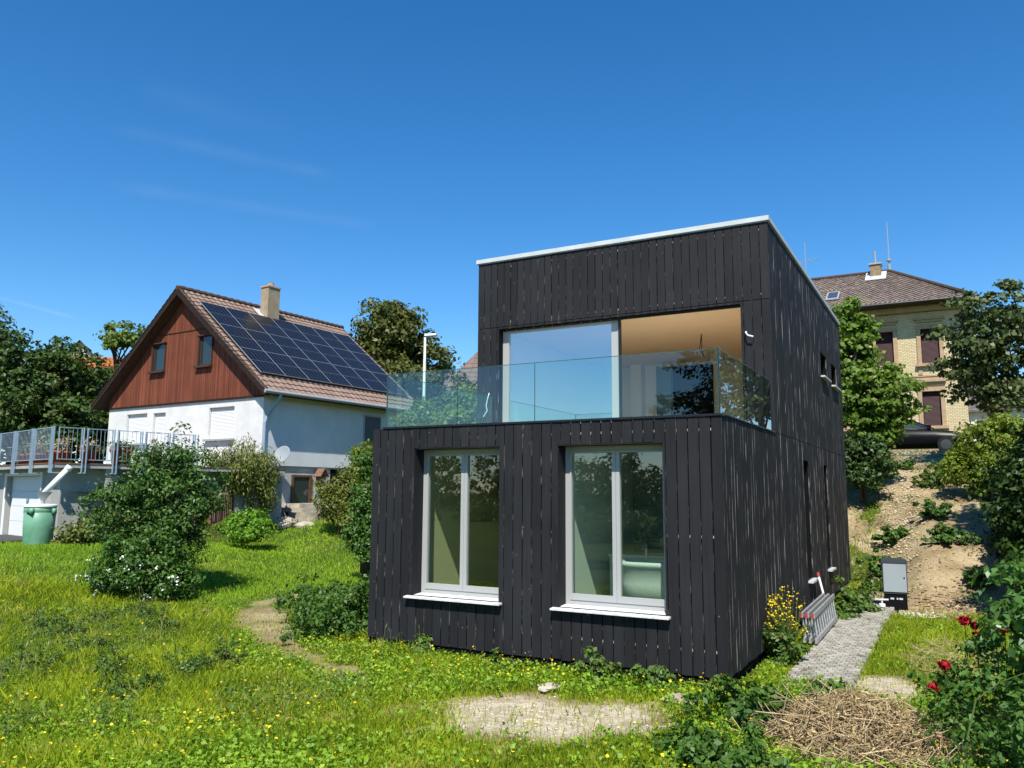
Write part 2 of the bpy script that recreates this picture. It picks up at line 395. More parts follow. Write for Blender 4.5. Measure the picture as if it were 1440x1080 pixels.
def H(x, y):
    x = np.asarray(x, float); y = np.asarray(y, float)
    yy = y-3.0*ss(2.0, .5, x)*ss(20, 13, y)*ss(-8.5, -6.2, x)
    prof = np.interp(yy, [9.3, 10.5, 12, 16.4, 21, 24.6, 25.6, 36, 60, 200], [0, .22, .75, 2.1, 3.05, 3.75, 3.9, 4.3, 4.6, 6])
    k = .75+.25*ss(-8, -2, x)
    z = prof*k
    z = z+.7*ss(-12, -19.3, x)*(1-.55*ss(6, 12, y))
    z = z+1.55*ss(-19.2, -20.9, x)*ss(4.6, 6.6, y)*ss(13.0, 11.0, y)*ss(-22.6, -21.8, x)
    z = z+1.3*ss(-18.2, -20.2, x)*ss(14.6, 17.0, y)*ss(24, 20, y)
    z = z+1.2*ss(4.0, 7.5, x)*ss(2, 9, y)*(1-ss(18, 24, y))
    inside = ss(-6.6, -6.0, x)*ss(.75, .25, x)*ss(14.6, 13.7, y)
    z = z*(1-inside)
    z = z+.035*wob(x, y, .8)*(1-inside)*ss(-40, -10, y)-.03
    z = z+(.07*wob(x, y, 1.7, 2.0)+.05*wob(x, y, 4.3, 1.0))*ss(10, 12.5, y)*ss(-.5, .5, x)*ss(25.2, 24, y)
    z = z-.14*ss(13.5, 8, y)*ss(-17, -12, x)*ss(-45, -20, y)
    return z

def dirt(x, y):
    x = np.asarray(x, float); y = np.asarray(y, float)
    w = wob(x, y, 1.9, .4)
    u = (x+1.56)*.90+(y+2.08)*.43; v = -(x+1.56)*.43+(y+2.08)*.90
    a = 1.32-np.hypot(u/1.25, v/.78)+.36*w+.42*wob(x, y, 3.4, 1)+.30*wob(x, y, 7.7, 4)
    d = ss(-.25, .62, a)*1.75
    a = 1.2-np.hypot((x-1.68)/.45, (y-1.3)/.75)+.45*w
    d = np.maximum(d, ss(-.2, .55, a)*1.75)
    a = .33+.26*ss(2.2, .6, np.hypot(x+9.0, y-1.1))-seg_dist(x, y, TRAIL)+.20*w+.10*wob(x, y, 5.1, 2)
    fade = .82+.18*ss(1.4, .7, np.hypot(x+9.0, y-1.2)*.45)
    d = np.maximum(d, ss(-.05, .2, a)*fade*.95)
    a = np.minimum(np.minimum(x-.2, 6.0-x)*1.2, np.minimum((y-8.1-.35*np.abs(x-1.6))*.9, 25.4-y))+.55*w
    d = np.maximum(d, ss(0, .5, a))
    a = np.minimum(np.minimum(x+9, .5-x), np.minimum((y-14)*.5, 25-y))+.5*w
    d = np.maximum(d, .75*ss(0, .5, a)*ss(-7, -3, x))
    return d

def make_ground():
    def axis(a, b, st, far):
        f = np.arange(a, b+1e-6, st); o = []; d = st
        p = b
        while p < far: d *= 1.35; p += d; o.append(p)
        q = a; d = st; o2 = []
        while q > -far: d *= 1.35; q -= d; o2.append(q)
        return np.array(o2[::-1]+list(f)+o)
    xs = axis(-24, 7.4, .17, 900); ys = axis(-9.5, 27, .17, 900)
    X, Y = np.meshgrid(xs, ys); Z = H(X, Y)
    nx, ny = len(xs), len(ys)
    co = np.stack([X, Y, Z], -1).reshape(-1, 3)
    i = np.arange((nx-1)*(ny-1)); r, c = i//(nx-1), i % (nx-1)
    a = r*nx+c; q = np.stack([a, a+1, a+1+nx, a+nx], 1)
    me = bpy.data.meshes.new('ground')
    me.vertices.add(len(co)); me.vertices.foreach_set('co', co.ravel())
    me.loops.add(q.size); me.loops.foreach_set('vertex_index', q.ravel().astype(np.int32))
    me.polygons.add(len(q)); me.polygons.foreach_set('loop_start', np.arange(0, q.size, 4, dtype=np.int32))
    me.polygons.foreach_set('use_smooth', np.ones(len(q), bool))
    me.update(calc_edges=True)
    at_ = me.attributes.new('dirt', 'FLOAT', 'POINT'); at_.data.foreach_set('value', dirt(X, Y).ravel())
    m, t, n, l = nodes('ground_soil_and_grass')
    o = N(t, 'ShaderNodeOutputMaterial'); p = N(t, 'ShaderNodeBsdfPrincipled'); l.new(p.outputs[0], o.inputs[0])
    p.inputs['Roughness'].default_value = .95; p.inputs['Specular IOR Level'].default_value = .08
    g = mixc(t, ramp(t, noise(t, .7, 5), .35, .65), (.055, .095, .012), (.125, .150, .028))
    g = mixc(t, ramp(t, noise(t, 14, 4), .4, .62), g, (.032, .045, .012))
    s = mixc(t, ramp(t, noise(t, 1.1, 6), .35, .62), (.215, .152, .085), (.41, .325, .20))
    s = mixc(t, ramp(t, noise(t, 19, 6, None, .7), .50, .72), s, (.15, .105, .062))
    s = mixc(t, ramp(t, noise(t, 42, 3), .60, .72), s, (.46, .39, .28))
    an = N(t, 'ShaderNodeAttribute'); an.attribute_name = 'dirt'
    s = mixc(t, ramp(t, an.outputs['Fac'], 1.0, 1.7), s, mixc(t, ramp(t, noise(t, 9, 6), .4, .65), (.38, .32, .225), (.56, .49, .37)))
    f = mathn(t, 'ADD', an.outputs['Fac'], mathn(t, 'MULTIPLY', mathn(t, 'SUBTRACT', noise(t, 7, 7, None, .7), .5), 1.5))
    l.new(mixc(t, ramp(t, f, .36, .58), g, s), p.inputs['Base Color'])
    b = N(t, 'ShaderNodeBump'); b.inputs['Strength'].default_value = .9; b.inputs['Distance'].default_value = .05
    l.new(noise(t, 16, 7, None, .65), b.inputs['Height']); l.new(b.outputs[0], p.inputs['Normal'])
    me.materials.append(m)
    ob = bpy.data.objects.new('ground', me); COL.objects.link(ob); struct(ob)
make_ground()

# paved strip of small concrete blocks with open joints along the black house
def make_path():
    mb = MB(); mb.box((.47, .62, -.2), (1.27, 10.15, -.122), 1)
    y = .55; k = 0
    while y < 10.2:
        x = .46+(.05 if k % 2 else 0)
        while x < 1.24:
            w = .10; e = .008
            if not (random.random() < .05 or (y < 1.1 and random.random() < .35)):
                dz = random.uniform(-.006, .007); j = random.uniform(-.006, .006)
                a, b = (x+e+j, y+e, -.16), (x+w-e+j, y+.115-e, -.102+dz)
                mb.box(a, b, 0)
            x += w
        y += .12; k += 1
    pm = mat('paver', (.37, .35, .30), (.28, .265, .225), 6, .9, .1, isl=.22, bump=.5, bscale=50)
    pj = mat('paver_joint', (.10, .10, .05), (.16, .14, .09), 9, .95, .05)
    struct(mb.build('path', [pm, pj]))
make_path()

# ------------------------------------------------------------------ leaves, blades
def quads(name, P, mats, parent=None, idx=None):
    """P: (n,4,3) array of quads"""
    n = len(P); me = bpy.data.meshes.new(name)
    me.vertices.add(n*4); me.vertices.foreach_set('co', P.astype(np.float32).ravel())
    me.loops.add(n*4); me.loops.foreach_set('vertex_index', np.arange(n*4, dtype=np.int32))
    me.polygons.add(n); me.polygons.foreach_set('loop_start', np.arange(0, n*4, 4, dtype=np.int32))
    if not isinstance(mats, (list, tuple)): mats = [mats]
    for mt in mats: me.materials.append(mt)
    if idx is not None: me.polygons.foreach_set('material_index', np.asarray(idx, dtype=np.int32))
    me.update(calc_edges=True)
    o = bpy.data.objects.new(name, me); COL.objects.link(o)
    if parent: o.parent = parent
    return o
def unit(a): return a/(np.linalg.norm(a, axis=-1, keepdims=True)+1e-9)

def leaf_quads(C, Nn, size, aspect=.55, fold=.18, droop=0.0):
    """folded rhombic leaves at C with normals Nn"""
    n = len(C); t = rng.normal(size=(n, 3)); t[:, 2] -= droop
    t = unit(t-(t*Nn).sum(1, keepdims=True)*Nn); b = np.cross(Nn, t)
    s = np.asarray(size).reshape(-1, 1)*np.ones((n, 1))
    P = np.empty((n, 4, 3))
    P[:, 0] = C-t*s*.5; P[:, 2] = C+t*s*.5
    P[:, 1] = C+b*s*aspect*.5+Nn*s*fold-t*s*.06; P[:, 3] = C-b*s*aspect*.5+Nn*s*fold-t*s*.06
    return P

def crown_leaves(ells, n_clump, per, rc, size, flat=.75, inner=.55, up=.5, aspect=.6, droop=.2, loose=.19):
    ells = np.array(ells, float); vol = ells[:, 3]*ells[:, 4]*ells[:, 5]; pr = vol**.8/np.sum(vol**.8)
    e = ells[rng.choice(len(ells), n_clump, p=pr)]
    d = unit(rng.normal(size=(n_clump, 3))); r = (inner+(1-inner)*rng.random((n_clump, 1))**.6)
    r = r*(1+loose*rng.normal(size=(n_clump, 1)))
    cc = e[:, :3]+d*e[:, 3:]*r
    crs = rc*(.5+.95*rng.random(n_clump))
    k = np.repeat(np.arange(n_clump), per); n = len(k)
    dd = unit(rng.normal(size=(n, 3))); rr = rng.random((n, 1))**.45
    off = dd*rr*crs[k][:, None]*np.array([1, 1, flat])
    C = cc[k]+off
    nn = unit(.55*unit(off+1e-6)+.35*d[k]+np.array([0, 0, up])+.55*rng.normal(size=(n, 3)))
    sz = size*(.65+.7*rng.random(n))
    return leaf_quads(C, nn, sz, aspect, .16, droop), cc

def limbs(mb, base, top, r0, r1, targets, rl, n=7, bend=.25):
    base = np.array(base, float); top = np.array(top, float); L = np.linalg.norm(top-base)
    pts = [base+(top-base)*t+np.array([random.uniform(-1, 1), random.uniform(-1, 1), 0])*bend*.12*L*(0 < t < 1) for t in (0, .25, .5, .75, 1)]
    mb.tube(pts, [r0*1.25, r0, r0*.85+r1*.15, r0*.5+r1*.5, r1], n)
    for q in targets:
        t = random.uniform(.45, .95); a = pts[min(4, int(t*4))]; q = np.array(q)
        mid = (a+q)/2+np.array([random.uniform(-.1, .1), random.uniform(-.1, .1), .12])*np.linalg.norm(q-a)
        mb.tube([a, mid, q], [rl, rl*.7, rl*.25], 5)

def tree(name, label, cat, base, ells, n_clump, per, rc, size, lm, trunk_r=.18, bark='bark', nl=9, group=None, top=None, trunks=1, **kw):
    """ells given in world coordinates; object stands at base"""
    base = np.array(base, float)
    t = thing(name, label, cat, base, 0, group)
    E = np.array(ells, float); E[:, :3] -= base
    P, cc = crown_leaves(E, n_clump, per, rc, size, **kw)
    P[:, :, 2] = np.maximum(P[:, :, 2], .01)
    quads('crown' if cat == 'tree' else 'foliage', P, LF[lm], t)
    mb = MB(); tp = np.array(top)-base if top is not None else E[0, :3]+np.array([0, 0, E[0, 5]*.35])
    sel = cc[rng.choice(len(cc), min(nl, len(cc)), replace=False)]
    for q in range(trunks):
        o = np.array([random.uniform(-1, 1), random.uniform(-1, 1), 0])*trunk_r*2.2*(trunks > 1)
        o2 = np.array([random.uniform(-1, 1), random.uniform(-1, 1), 0])*E[0, 3]*.4*(trunks > 1)
        limbs(mb, o+np.array([0, 0, -.15]), tp+o2, trunk_r, trunk_r*.3, sel[q::trunks], trunk_r*.35)
    mb.build('trunk' if cat == 'tree' else 'stem', MT[bark], t, smooth=True)
    return t

def view_pts(n, d0, d1, p0=-420, p1=1780):
    D = np.exp(rng.uniform(math.log(d0), math.log(d1), n)); px = rng.uniform(p0, p1, n)
    k = (px-720)/FOC
    x = CAM_LOC[0]+D*(FWD[0]+RIGHT[0]*k); y = CAM_LOC[1]+D*(FWD[1]+RIGHT[1]*k)
    return x, y, D
def free(x, y):
    inh = (x > -5.75) & (x < .06) & (y > -.02) & (y < 13.5)
    path = (x > .47) & (x < 1.25) & (y > .9) & (y < 10.2)
    xl = (x+21.13)*.976-(y-4.21)*.216; yl = (x+21.13)*.216+(y-4.21)*.976
    gar = (xl < -.3) & (yl > .3) & (xl > -12)
    nb = (x < -20.4) & (y > 11.8)
    gr = (xl < -1.0) & (yl > -2.6) & (xl > -12)
    return ~(inh | path | gar | nb | gr) & (y < 24)

def blades(name, n, d0, d1, sel, hfun, lm, wk=.0011, w0=.005):
    x, y, D = view_pts(n, d0, d1)
    k = free(x, y) & sel(x, y) & (rng.random(n) > np.minimum(dirt(x+.13*rng.normal(size=n), y+.13*rng.normal(size=n))*1.05, .95)*(1-.2*(x < -2.5)))
    x, y, D = x[k], y[k], D[k]; n = len(x); z = H(x, y)
    h = hfun(x, y)*(.28+.72*ss(.35, 1.3, seg_dist(x, y, TRAIL)))*(.45+.7*rng.random(n)+.6*rng.random(n)**6); a = rng.uniform(0, 2*math.pi, n)
    w = (w0+wk*D)*(.7+.6*rng.random(n))
    lean = h*(.05+.8*rng.random(n)**2); b = rng.uniform(0, 2*math.pi, n)
    dx, dy = np.cos(a)*w/2, np.sin(a)*w/2; lx, ly = np.cos(b)*lean, np.sin(b)*lean
    P = np.empty((n, 4, 3))
    P[:, 0] = np.stack([x-dx, y-dy, z-.01], 1); P[:, 1] = np.stack([x+dx, y+dy, z-.01], 1)
    P[:, 2] = np.stack([x+lx*.45+dx*.7, y+ly*.45+dy*.7, z+h*.62], 1)
    P[:, 3] = np.stack([x+lx, y+ly, z+h], 1)
    return quads(name, P, LF[lm])

def lawnmask(x, y):
    return ss(1.6, 3.4, y-.25*np.minimum(0, x+8)+.5*wob(x, y, .6))*ss(-6.0, -7.5, x)
stuff(tag(blades('grass', 1030000, 4.6, 30, lambda x, y: rng.random(len(x)) > lawnmask(x, y),
      lambda x, y: (.075+.04*wob(x, y, 1.3, 1))+.13*ss(-2.5, -5.0, x+.4*wob(x, y, .9))*ss(2.6, 1.0, y)*(.55+.45*wob(x, y, .7, 4)), 'grass', wk=.00075, w0=.003),
      'tall uncut grass of the meadow in front of the black house', 'grass'))
stuff(tag(blades('lawn', 440000, 12, 34, lambda x, y: rng.random(len(x)) < lawnmask(x, y)+.03,
      lambda x, y: .075+.02*wob(x, y, 1.5), 'grass_l', wk=.0009),
      'short bright lawn rising towards the white neighbouring house', 'lawn'))

def cover(name, n, d0, d1, sel, z0, z1, size, lm, up=1.2, aspect=.7):
    x, y, D = view_pts(n, d0, d1); k = free(x, y) & (rng.random(n) < sel(x, y)) & (rng.random(n) > dirt(x, y)*1.3)
    x, y = x[k], y[k]; n = len(x)
    C = np.stack([x, y, H(x, y)+rng.uniform(z0, z1, n)], 1)
    nn = unit(rng.normal(size=(n, 3))*.6+np.array([0, 0, up]))
    return quads(name, leaf_quads(C, nn, size*(.45+1.3*rng.random(n)**2), aspect), LF[lm] if isinstance(lm, str) and lm in LF else MT[lm])
def cov_zone(x, y):
    a = ss(-3.2, -1.2, y+.5*wob(x, y, 1.2))*ss(.4, -.2, y)*ss(-8, -6, x)
    b = ss(-3.6, -5.0, y+.4*wob(x, y, .8, 3))*ss(-1.5, -2.6, x)*.8
    c = ss(.35, .6, wob(x, y, .9, 5))*.5*ss(3, 1.5, y)
    e = ss(.0, .3, x)*ss(1.4, .4, y)*.6
    return np.clip(a+b+c+e+.12, 0, 1)
stuff(tag(cover('ground_cover', 400000, 4.6, 17, cov_zone, .01, .15, .042, 'clover', .7),
      'low leafy ground cover mixed into the grass by the black house front', 'ground cover'))
def weed_zone(x, y):
    a = ss(.05, .45, wob(x, y, .75, 9))*ss(2.2, .8, y)*ss(-2.8, -4.2, x)
    return np.clip(a+.9*ss(1.3, .5, np.hypot((x+9.6)/1.9, (y+2.0)/1.0)), 0, 1)*ss(.5, 1.3, seg_dist(x, y, TRAIL))
stuff(tag(cover('meadow_weeds', 176000, 4.8, 19, weed_zone, .06, .34, .05, 'weed', .35, .32),
      'taller dark weeds standing in drifts in the left meadow', 'weeds'))
def seed_heads():
    x, y, D = view_pts(4200, 4.8, 20); k = free(x, y) & (seg_dist(x, y, TRAIL) > .8) & (rng.random(4200) < np.clip(.12+weed_zone(x, y)+.5*ss(.2, .5, wob(x, y, .6, 2)), 0, 1)*ss(2.4, 1, y)*ss(-2.5, -4, x)) & (dirt(x, y) < .3)
    x, y, D = x[k], y[k], D[k]; n = len(x); z = H(x, y); h = rng.uniform(.22, .50, n); a = rng.uniform(0, 6.28, n); ln = h*rng.uniform(.05, .35, n)
    tx, ty = x+np.cos(a)*ln, y+np.sin(a)*ln; w = .0025+.0004*D; P = np.empty((2*n, 4, 3)); b = rng.uniform(0, 6.28, n); dx, dy = np.cos(b)*w/2, np.sin(b)*w/2
    P[:n, 0] = np.stack([x-dx, y-dy, z], 1); P[:n, 1] = np.stack([x+dx, y+dy, z], 1); P[:n, 2] = np.stack([tx+dx*.5, ty+dy*.5, z+h], 1); P[:n, 3] = np.stack([tx-dx*.5, ty-dy*.5, z+h], 1)
    e = rng.uniform(.04, .09, n); P[n:, 0] = np.stack([tx, ty, z+h-.01], 1); P[n:, 2] = np.stack([tx+np.cos(a)*e*.5, ty+np.sin(a)*e*.5, z+h+e], 1)
    mid = (P[n:, 0]+P[n:, 2])/2; o = np.stack([dx*2.6, dy*2.6, 0*dx], 1); P[n:, 1] = mid+o; P[n:, 3] = mid-o
    return quads('seed_heads', P, mat('seed_head', (.20, .20, .08), rough=.9, isl=.4))
stuff(tag(seed_heads(), 'pale flowering grass stalks rising above the left meadow', 'grass stalks'))
def bank_cover():
    n = 60000; x = rng.uniform(-8, 5.5, n); y = rng.uniform(9, 26, n); q = wob(x, y, .8, 6)+.5*wob(x, y, 2.1, 3)
    pr = np.clip(ss(.35, .8, q)+.8*ss(23.5, 25, y+.6*q)+.7*ss(1.2, .4, x)*ss(-.1, .4, q), 0, 1)
    k = (rng.random(n) < pr) & ~((x < .1) & (y < 13.6)); x, y = x[k], y[k]; n = len(x)
    C = np.stack([x, y, H(x, y)+rng.uniform(.0, .22, n)], 1); nn = unit(rng.normal(size=(n, 3))*.7+np.array([0, -.2, .8]))
    return quads('bank_plants', leaf_quads(C, nn, .07*(.4+1.3*rng.random(n)**2), .4), LF['weed'])
stuff(tag(bank_cover(), 'patchy low weeds creeping over the dirt bank', 'weeds'))
def but_zone(x, y):
    a = ss(-2.6, -.9, y)*ss(.2, -.1, y)*ss(-7.5, -5.5, x)*(.35+.65*ss(-.2, .5, wob(x, y, 1.3, 7)))
    b = ss(-2.2, -3.4, y)*ss(-2.6, -4, x)*ss(-8.5, -6.8, x+.5*y+2)*.45*(.2+.8*ss(0, .6, wob(x, y, 1.0, 2)))
    c = .05*ss(2, 0, y)
    return np.clip(a+b+c, 0, 1)*.5
stuff(tag(cover('buttercups', 70000, 5, 16, but_zone, .10, .24, .028, 'yellow_flower', 1.6, 1.0),
      'small yellow buttercups scattered through the meadow grass', 'flowers'))

# ------------------------------------------------------------------ black timber house
def clad(mb, u0, u1, zb, zt, ops, place, bw=.155, gap=.013, th=.024, face=0, edge=1, split=None, jit=.003):
    """vertical boards from u0 to u1; ops = openings (ua, ub, za, zb); place(u, d, z) -> point"""
    n = max(1, round((u1-u0)/bw)); w = (u1-u0)/n
    zbf = zb if callable(zb) else (lambda u: zb); ztf = zt if callable(zt) else (lambda u: zt)
    for i in range(n):
        a = u0+i*w+gap/2*(.6+.8*random.random()); b = u0+(i+1)*w-gap/2*(.6+.8*random.random())
        cuts = sorted({a, b} | {c for o in ops for c in o[:2] if a+1e-4 < c < b-1e-4})
        dj = random.uniform(-jit, jit); lo = random.uniform(-.012, .012)
        for p, q in zip(cuts[:-1], cuts[1:]):
            mid = (p+q)/2; iv = [(None, None)]
            hit = sorted([(o[2], o[3]) for o in ops if o[0] <= mid <= o[1]])
            segs = []; z = None
            for za, zc in hit:
                segs.append((z, za)); z = zc
            segs.append((z, None))
            for s0, s1 in segs:
                parts = [(s0, s1)]
                if split is not None:
                    pp = []
                    for x0, x1 in parts:
                        f0 = zbf(mid) if x0 is None else x0; f1 = ztf(mid) if x1 is None else x1
                        if f0 < split-.02 and f1 > split+.02: pp += [(x0, split-.006), (split+.006, x1)]
                        else: pp.append((x0, x1))
                    parts = pp
                for x0, x1 in parts:
                    v = []
                    for u in (p, q):
                        bz = zbf(u)+lo if x0 is None else x0; tz = ztf(u) if x1 is None else x1
                        v.append((bz, tz))
                    if min(v[0][1]-v[0][0], v[1][1]-v[1][0]) < -.001 or max(v[0][1]-v[0][0], v[1][1]-v[1][0]) < .02: continue
                    d0, d1 = 0.0, th+dj
                    vs = [place(p, d1, v[0][0]), place(q, d1, v[1][0]), place(q, d0, v[1][0]), place(p, d0, v[0][0]),
                          place(p, d1, v[0][1]), place(q, d1, v[1][1]), place(q, d0, v[1][1]), place(p, d0, v[0][1])]
                    mb.hexa(vs, [edge, edge, face, edge, face, edge])
def slab_open(mb, u0, u1, z0, z1, ops, place, d0, d1, mi=0):
    us = sorted({u0, u1} | {c for o in ops for c in o[:2] if u0 < c < u1})
    for p, q in zip(us[:-1], us[1:]):
        mid = (p+q)/2; z = z0
        for o in sorted([o for o in ops if o[0] <= mid <= o[1]], key=lambda o: o[2])+[(0, 0, z1, z1)]:
            if o[2]-z > .003:
                mb.hexa([place(p, d1, z), place(q, d1, z), place(q, d0, z), place(p, d0, z),
                         place(p, d1, o[2]), place(q, d1, o[2]), place(q, d0, o[2]), place(p, d0, o[2])], mi)
            z = o[3]

hs = thing('timber_house', 'two storey black timber clad cube house with glass railed roof terrace', 'house')
LW, UW, HB, HL, HT, HR = 5.66, 5.86, 3.55, 13.42, 3.27, 6.98
front = lambda u, d, z: (u, .03-d, z)
upper = lambda u, d, z: (u, HB+.03-d, z)
side = lambda u, d, z: (-.03+d, u, z)
lows = [(-4.85, -3.28, .70, 2.95), (-2.36, -.78, .70, 2.95)]
door = [(-5.36, -.51, 3.1, 5.56)]
sides = [(6.35, 7.0, .62, 2.94), (9.1, 9.72, .62, 2.94), (9.42, 10.45, 5.04, 5.62), (11.3, 12.35, 5.04, 5.62)]
CH = [MT['char'], MT['char_edge']]
mb = MB(); clad(mb, -LW, 0, 0, HT, lows, front); mb.build('front_cladding', CH, hs)
mb = MB(); clad(mb, -UW, 0, 3.06, HR, door, upper, split=5.6); mb.build('upper_cladding', CH, hs)
mb = MB(); clad(mb, .006, HB+.01, 0, HT+.015, [], side, bw=.15)
clad(mb, HB+.012, HL, 0, HR, sides, side, bw=.15, split=3.3); mb.build('side_cladding', [MT['char'], MT['side_edge']], hs)
MT['batten'] = mat('raw_batten', (.50, .42, .32), rough=.8)
for p, q, z, y in [(-LW+.03, -.04, 3.10, 0), (-LW+.03, -.04, .30, 0), (-LW+.03, -4.86, 1.72, 0), (-3.27, -2.37, 1.72, 0), (-.77, -.04, 1.72, 0), (-UW+.03, -.04, 5.70, HB), (-UW+.03, -.04, 6.85, HB)]:
    mb = MB(); mb.box((p, y+.0303, z-.017), (q, y+.0316, z+.017)); mb.build('batten', MT['batten'], hs)
# structural walls behind the boards: dark outside
mb = MB()
slab_open(mb, -LW+.01, -.032, -.1, HT-.03, lows, lambda u, d, z: (u, d, z), .032, .345)
mb.box((-LW+.01, .345, -.1), (-LW+.26, HL-.3, 3.0)); mb.box((-LW+.01, HL-.3, -.1), (-.04, HL-.03, HR-.05))
slab_open(mb, .345, HL-.3, -.1, HT-.03, sides[:2], lambda u, d, z: (-d, u, z), .032, .28)
mb.build('wall', MT['char_dark'], hs)
mb = MB()
slab_open(mb, -UW+.01, -.032, 3.0, HR-.02, door, lambda u, d, z: (u, HB+d, z), .032, .27)
mb.box((-UW+.01, HB+.27, 3.0), (-UW+.26, HL-.3, HR-.02))
slab_open(mb, HB+.27, HL-.3, HT-.03, HR-.02, sides[2:], lambda u, d, z: (-d, u, z), .032, .28)
mb.build('upper_wall', MT['char_dark'], hs)
for a, b, z0, z1 in lows:
    mb = MB(); mb.box((a-.001, .012, z0), (a+.016, .12, z1)); mb.box((a-.001, .126, z0), (a+.014, .274, z1)); mb.box((b-.016, .012, z0), (b+.001, .274, z1)); mb.box((a+.017, .012, z1-.016), (b-.017, .274, z1+.001)); mb.build('window_reveal', MT['char'], hs)
# linings and rooms
mb = MB()
slab_open(mb, -5.38, -.3, .6, 2.98, lows, lambda u, d, z: (u, d, z), .347, .37)
for a, b in ((-3.0, -2.4), (-.62, -.3)): mb.box((a, .372, .68), (b, 4.6, 2.96))
mb.box((-5.38, 4.6, .68), (-.3, 4.7, 2.96)); mb.box((-5.38, .372, 2.96), (-.3, 4.7, 2.99))
mb.box((-5.55, HB+.302, 3.16), (-5.5, 10.2, 5.6)); mb.box((-5.5, 9.6, 3.16), (-.3, 9.7, 5.6))
mb.build('inner_wall', MT['white_wall'], hs)
mb = MB(); mb.box((-2.4+.002, 3.2, .682), (-.622, 3.3, 2.955)); mb.build('rear_wall', mat('grey_plaster', (.30, .31, .29), rough=.9), hs)
mb = MB(); mb.box((-4.95, .372, .68), (-4.87, 4.5, 2.94)); mb.box((-3.1, .372, .68), (-3.003, 4.5, 2.94)); mb.box((-4.868, 4.42, .68), (-3.103, 4.5, 2.94)); mb.build('beige_wall', mat('beige_plaster', (.66, .56, .34), rough=.9), hs)
mb = MB(); mb.box((-5.38, .372, .60), (-.3, 4.7, .68)); mb.build('lower_floor', mat('dark_floor', (.10, .085, .07), rough=.5), hs)
mb = MB(); mb.box((-5.55, HB+.03, 3.02), (-.29, 10.2, 3.14)); mb.build('floor', MT['floor_in'], hs)
mb = MB(); mb.box((-5.55, HB+.275, 5.605), (-.285, 10.2, 5.66)); mb.box((-.335, HB+.275, 3.16), (-.285, 9.6, 5.6)); mb.build('wooden_ceiling', MT['ply'], hs)
mb = MB(); mb.box((-4.0, 9.52, 3.15), (-3.66, 9.596, 5.5)); mb.box((-4.06, 9.56, 3.15), (-4.002, 9.597, 5.55)); mb.box((-3.658, 9.56, 3.15), (-3.602, 9.597, 5.55)); mb.build('inner_door', MT['blue_door'], hs)
mb = MB(); mb.box((-3.6, 9.5, 3.15), (-2.58, 9.597, 5.5)); mb.build('added_dark_panel', MT['char_dark'], hs)  # black panel added to keep the room dark behind the mirrored tree
mb = MB(); mb.box((-4.68, 9.3, 3.15), (-4.38, 9.598, 5.6)); mb.build('pillar', MT['white_wall'], hs)
mb = MB(); mb.tube([(-1.9, 6.1, 5.6), (-1.9, 6.1, 5.25), (-1.86, 6.1, 5.1)], .008, 5); mb.tube([(-1.9, 6.1, 5.6), (-1.95, 6.12, 5.3), (-1.93, 6.12, 5.2)], .008, 5)
mb.build('pendant_cable', MT['char_dark'], hs)
# terrace floor and coping of the lower block
mb = MB(); mb.box((-5.6, .06, 3.0), (-.06, HB+.02, 3.06)); mb.build('terrace_floor', mat('terrace_deck', (.60, .58, .54), (.52, .50, .46), 5, .8), hs)
mb = MB(); mb.box((-5.46, -.012, 3.272), (.012, .12, 3.30)); mb.box((-.12, .121, 3.287), (.012, HB-.0, 3.305)); mb.box((-5.46, .121, 3.272), (-5.36, HB-.0, 3.29))
mb.build('terrace_coping', MT['black_metal'], hs)
# roof
mb = MB(); mb.box((-UW-.01, HB-.01, HR-.015), (0, HL, HR+.02)); mb.build('roof', MT['grey_metal'], hs)
mb = MB(); mb.box((-UW-.03, HB-.035, HR+.003), (.03, HB+.12, HR+.085)); mb.box((-.12, HB+.121, HR+.003), (.03, HL+.02, HR+.083)); mb.box((-UW-.03, HB+.121, HR+.003), (-UW+.1, HL+.02, HR+.083))
mb.build('roof_trim', MT['trim'], hs)
mb = MB(); mb.box((-LW+.1, .1, -.35), (-.1, HL-.1, -.02)); mb.build('plinth', MT['char_dark'], hs)
# lower windows
for a, b, z0, z1 in lows:
    y = .275
    w = MB(); fw = .085
    w.box((a, y, z0), (a+fw, y+.075, z1)); w.box((b-fw, y, z0), (b, y+.075, z1))
    w.box((a+fw, y, z1-fw), (b-fw, y+.075, z1)); w.box((a+fw, y, z0), (b-fw, y+.075, z0+.075))
    c = (a+b)/2
    f = w.build('window', MT['frame'], hs)
    s = MB()
    for p, q in ((a+fw+.002, c-.002), (c+.002, b-fw-.002)):
        g = .055
        lo, hi = z0+.078, z1-fw-.003
        s.box((p, y-.012, lo), (p+g*.45 if p < c-.1 else p+g, y+.06, hi)); s.box((q-g if q < c+.1 else q-g*.45, y-.012, lo), (q, y+.06, hi))
        pi, qi = (p+g*.45, q-g) if p < c-.1 else (p+g, q-g*.45)
        s.box((pi, y-.012, lo), (qi, y+.06, lo+.085)); s.box((pi, y-.012, hi-g*.5), (qi, y+.06, hi))
    s.build('sash', MT['frame'], f)
    for p, q in ((a+fw+.025, c-.055), (c+.055, b-fw-.025)):
        gl = MB(); gl.add([(p, y+.025, z0+.16), (q, y+.025, z0+.16), (q, y+.025, z1-fw-.03), (p, y+.025, z1-fw-.03)], [(0, 1, 2, 3)]); gl.build('pane', MT['pane'], f)
    si = MB(); si.hexa([(a-.06, -.095, z0-.034), (b+.05, -.095, z0-.034), (b+.05, y-.002, z0-.03), (a-.06, y-.002, z0-.03),
                        (a-.06, -.095, z0-.010), (b+.05, -.095, z0-.010), (b+.05, y-.002, z0+.012), (a-.06, y-.002, z0+.012)])
    si.build('window_sill', MT['sill'], hs)
    si = MB(); si.box((a, -.028, z0-.075), (b, .02, z0-.05)); 
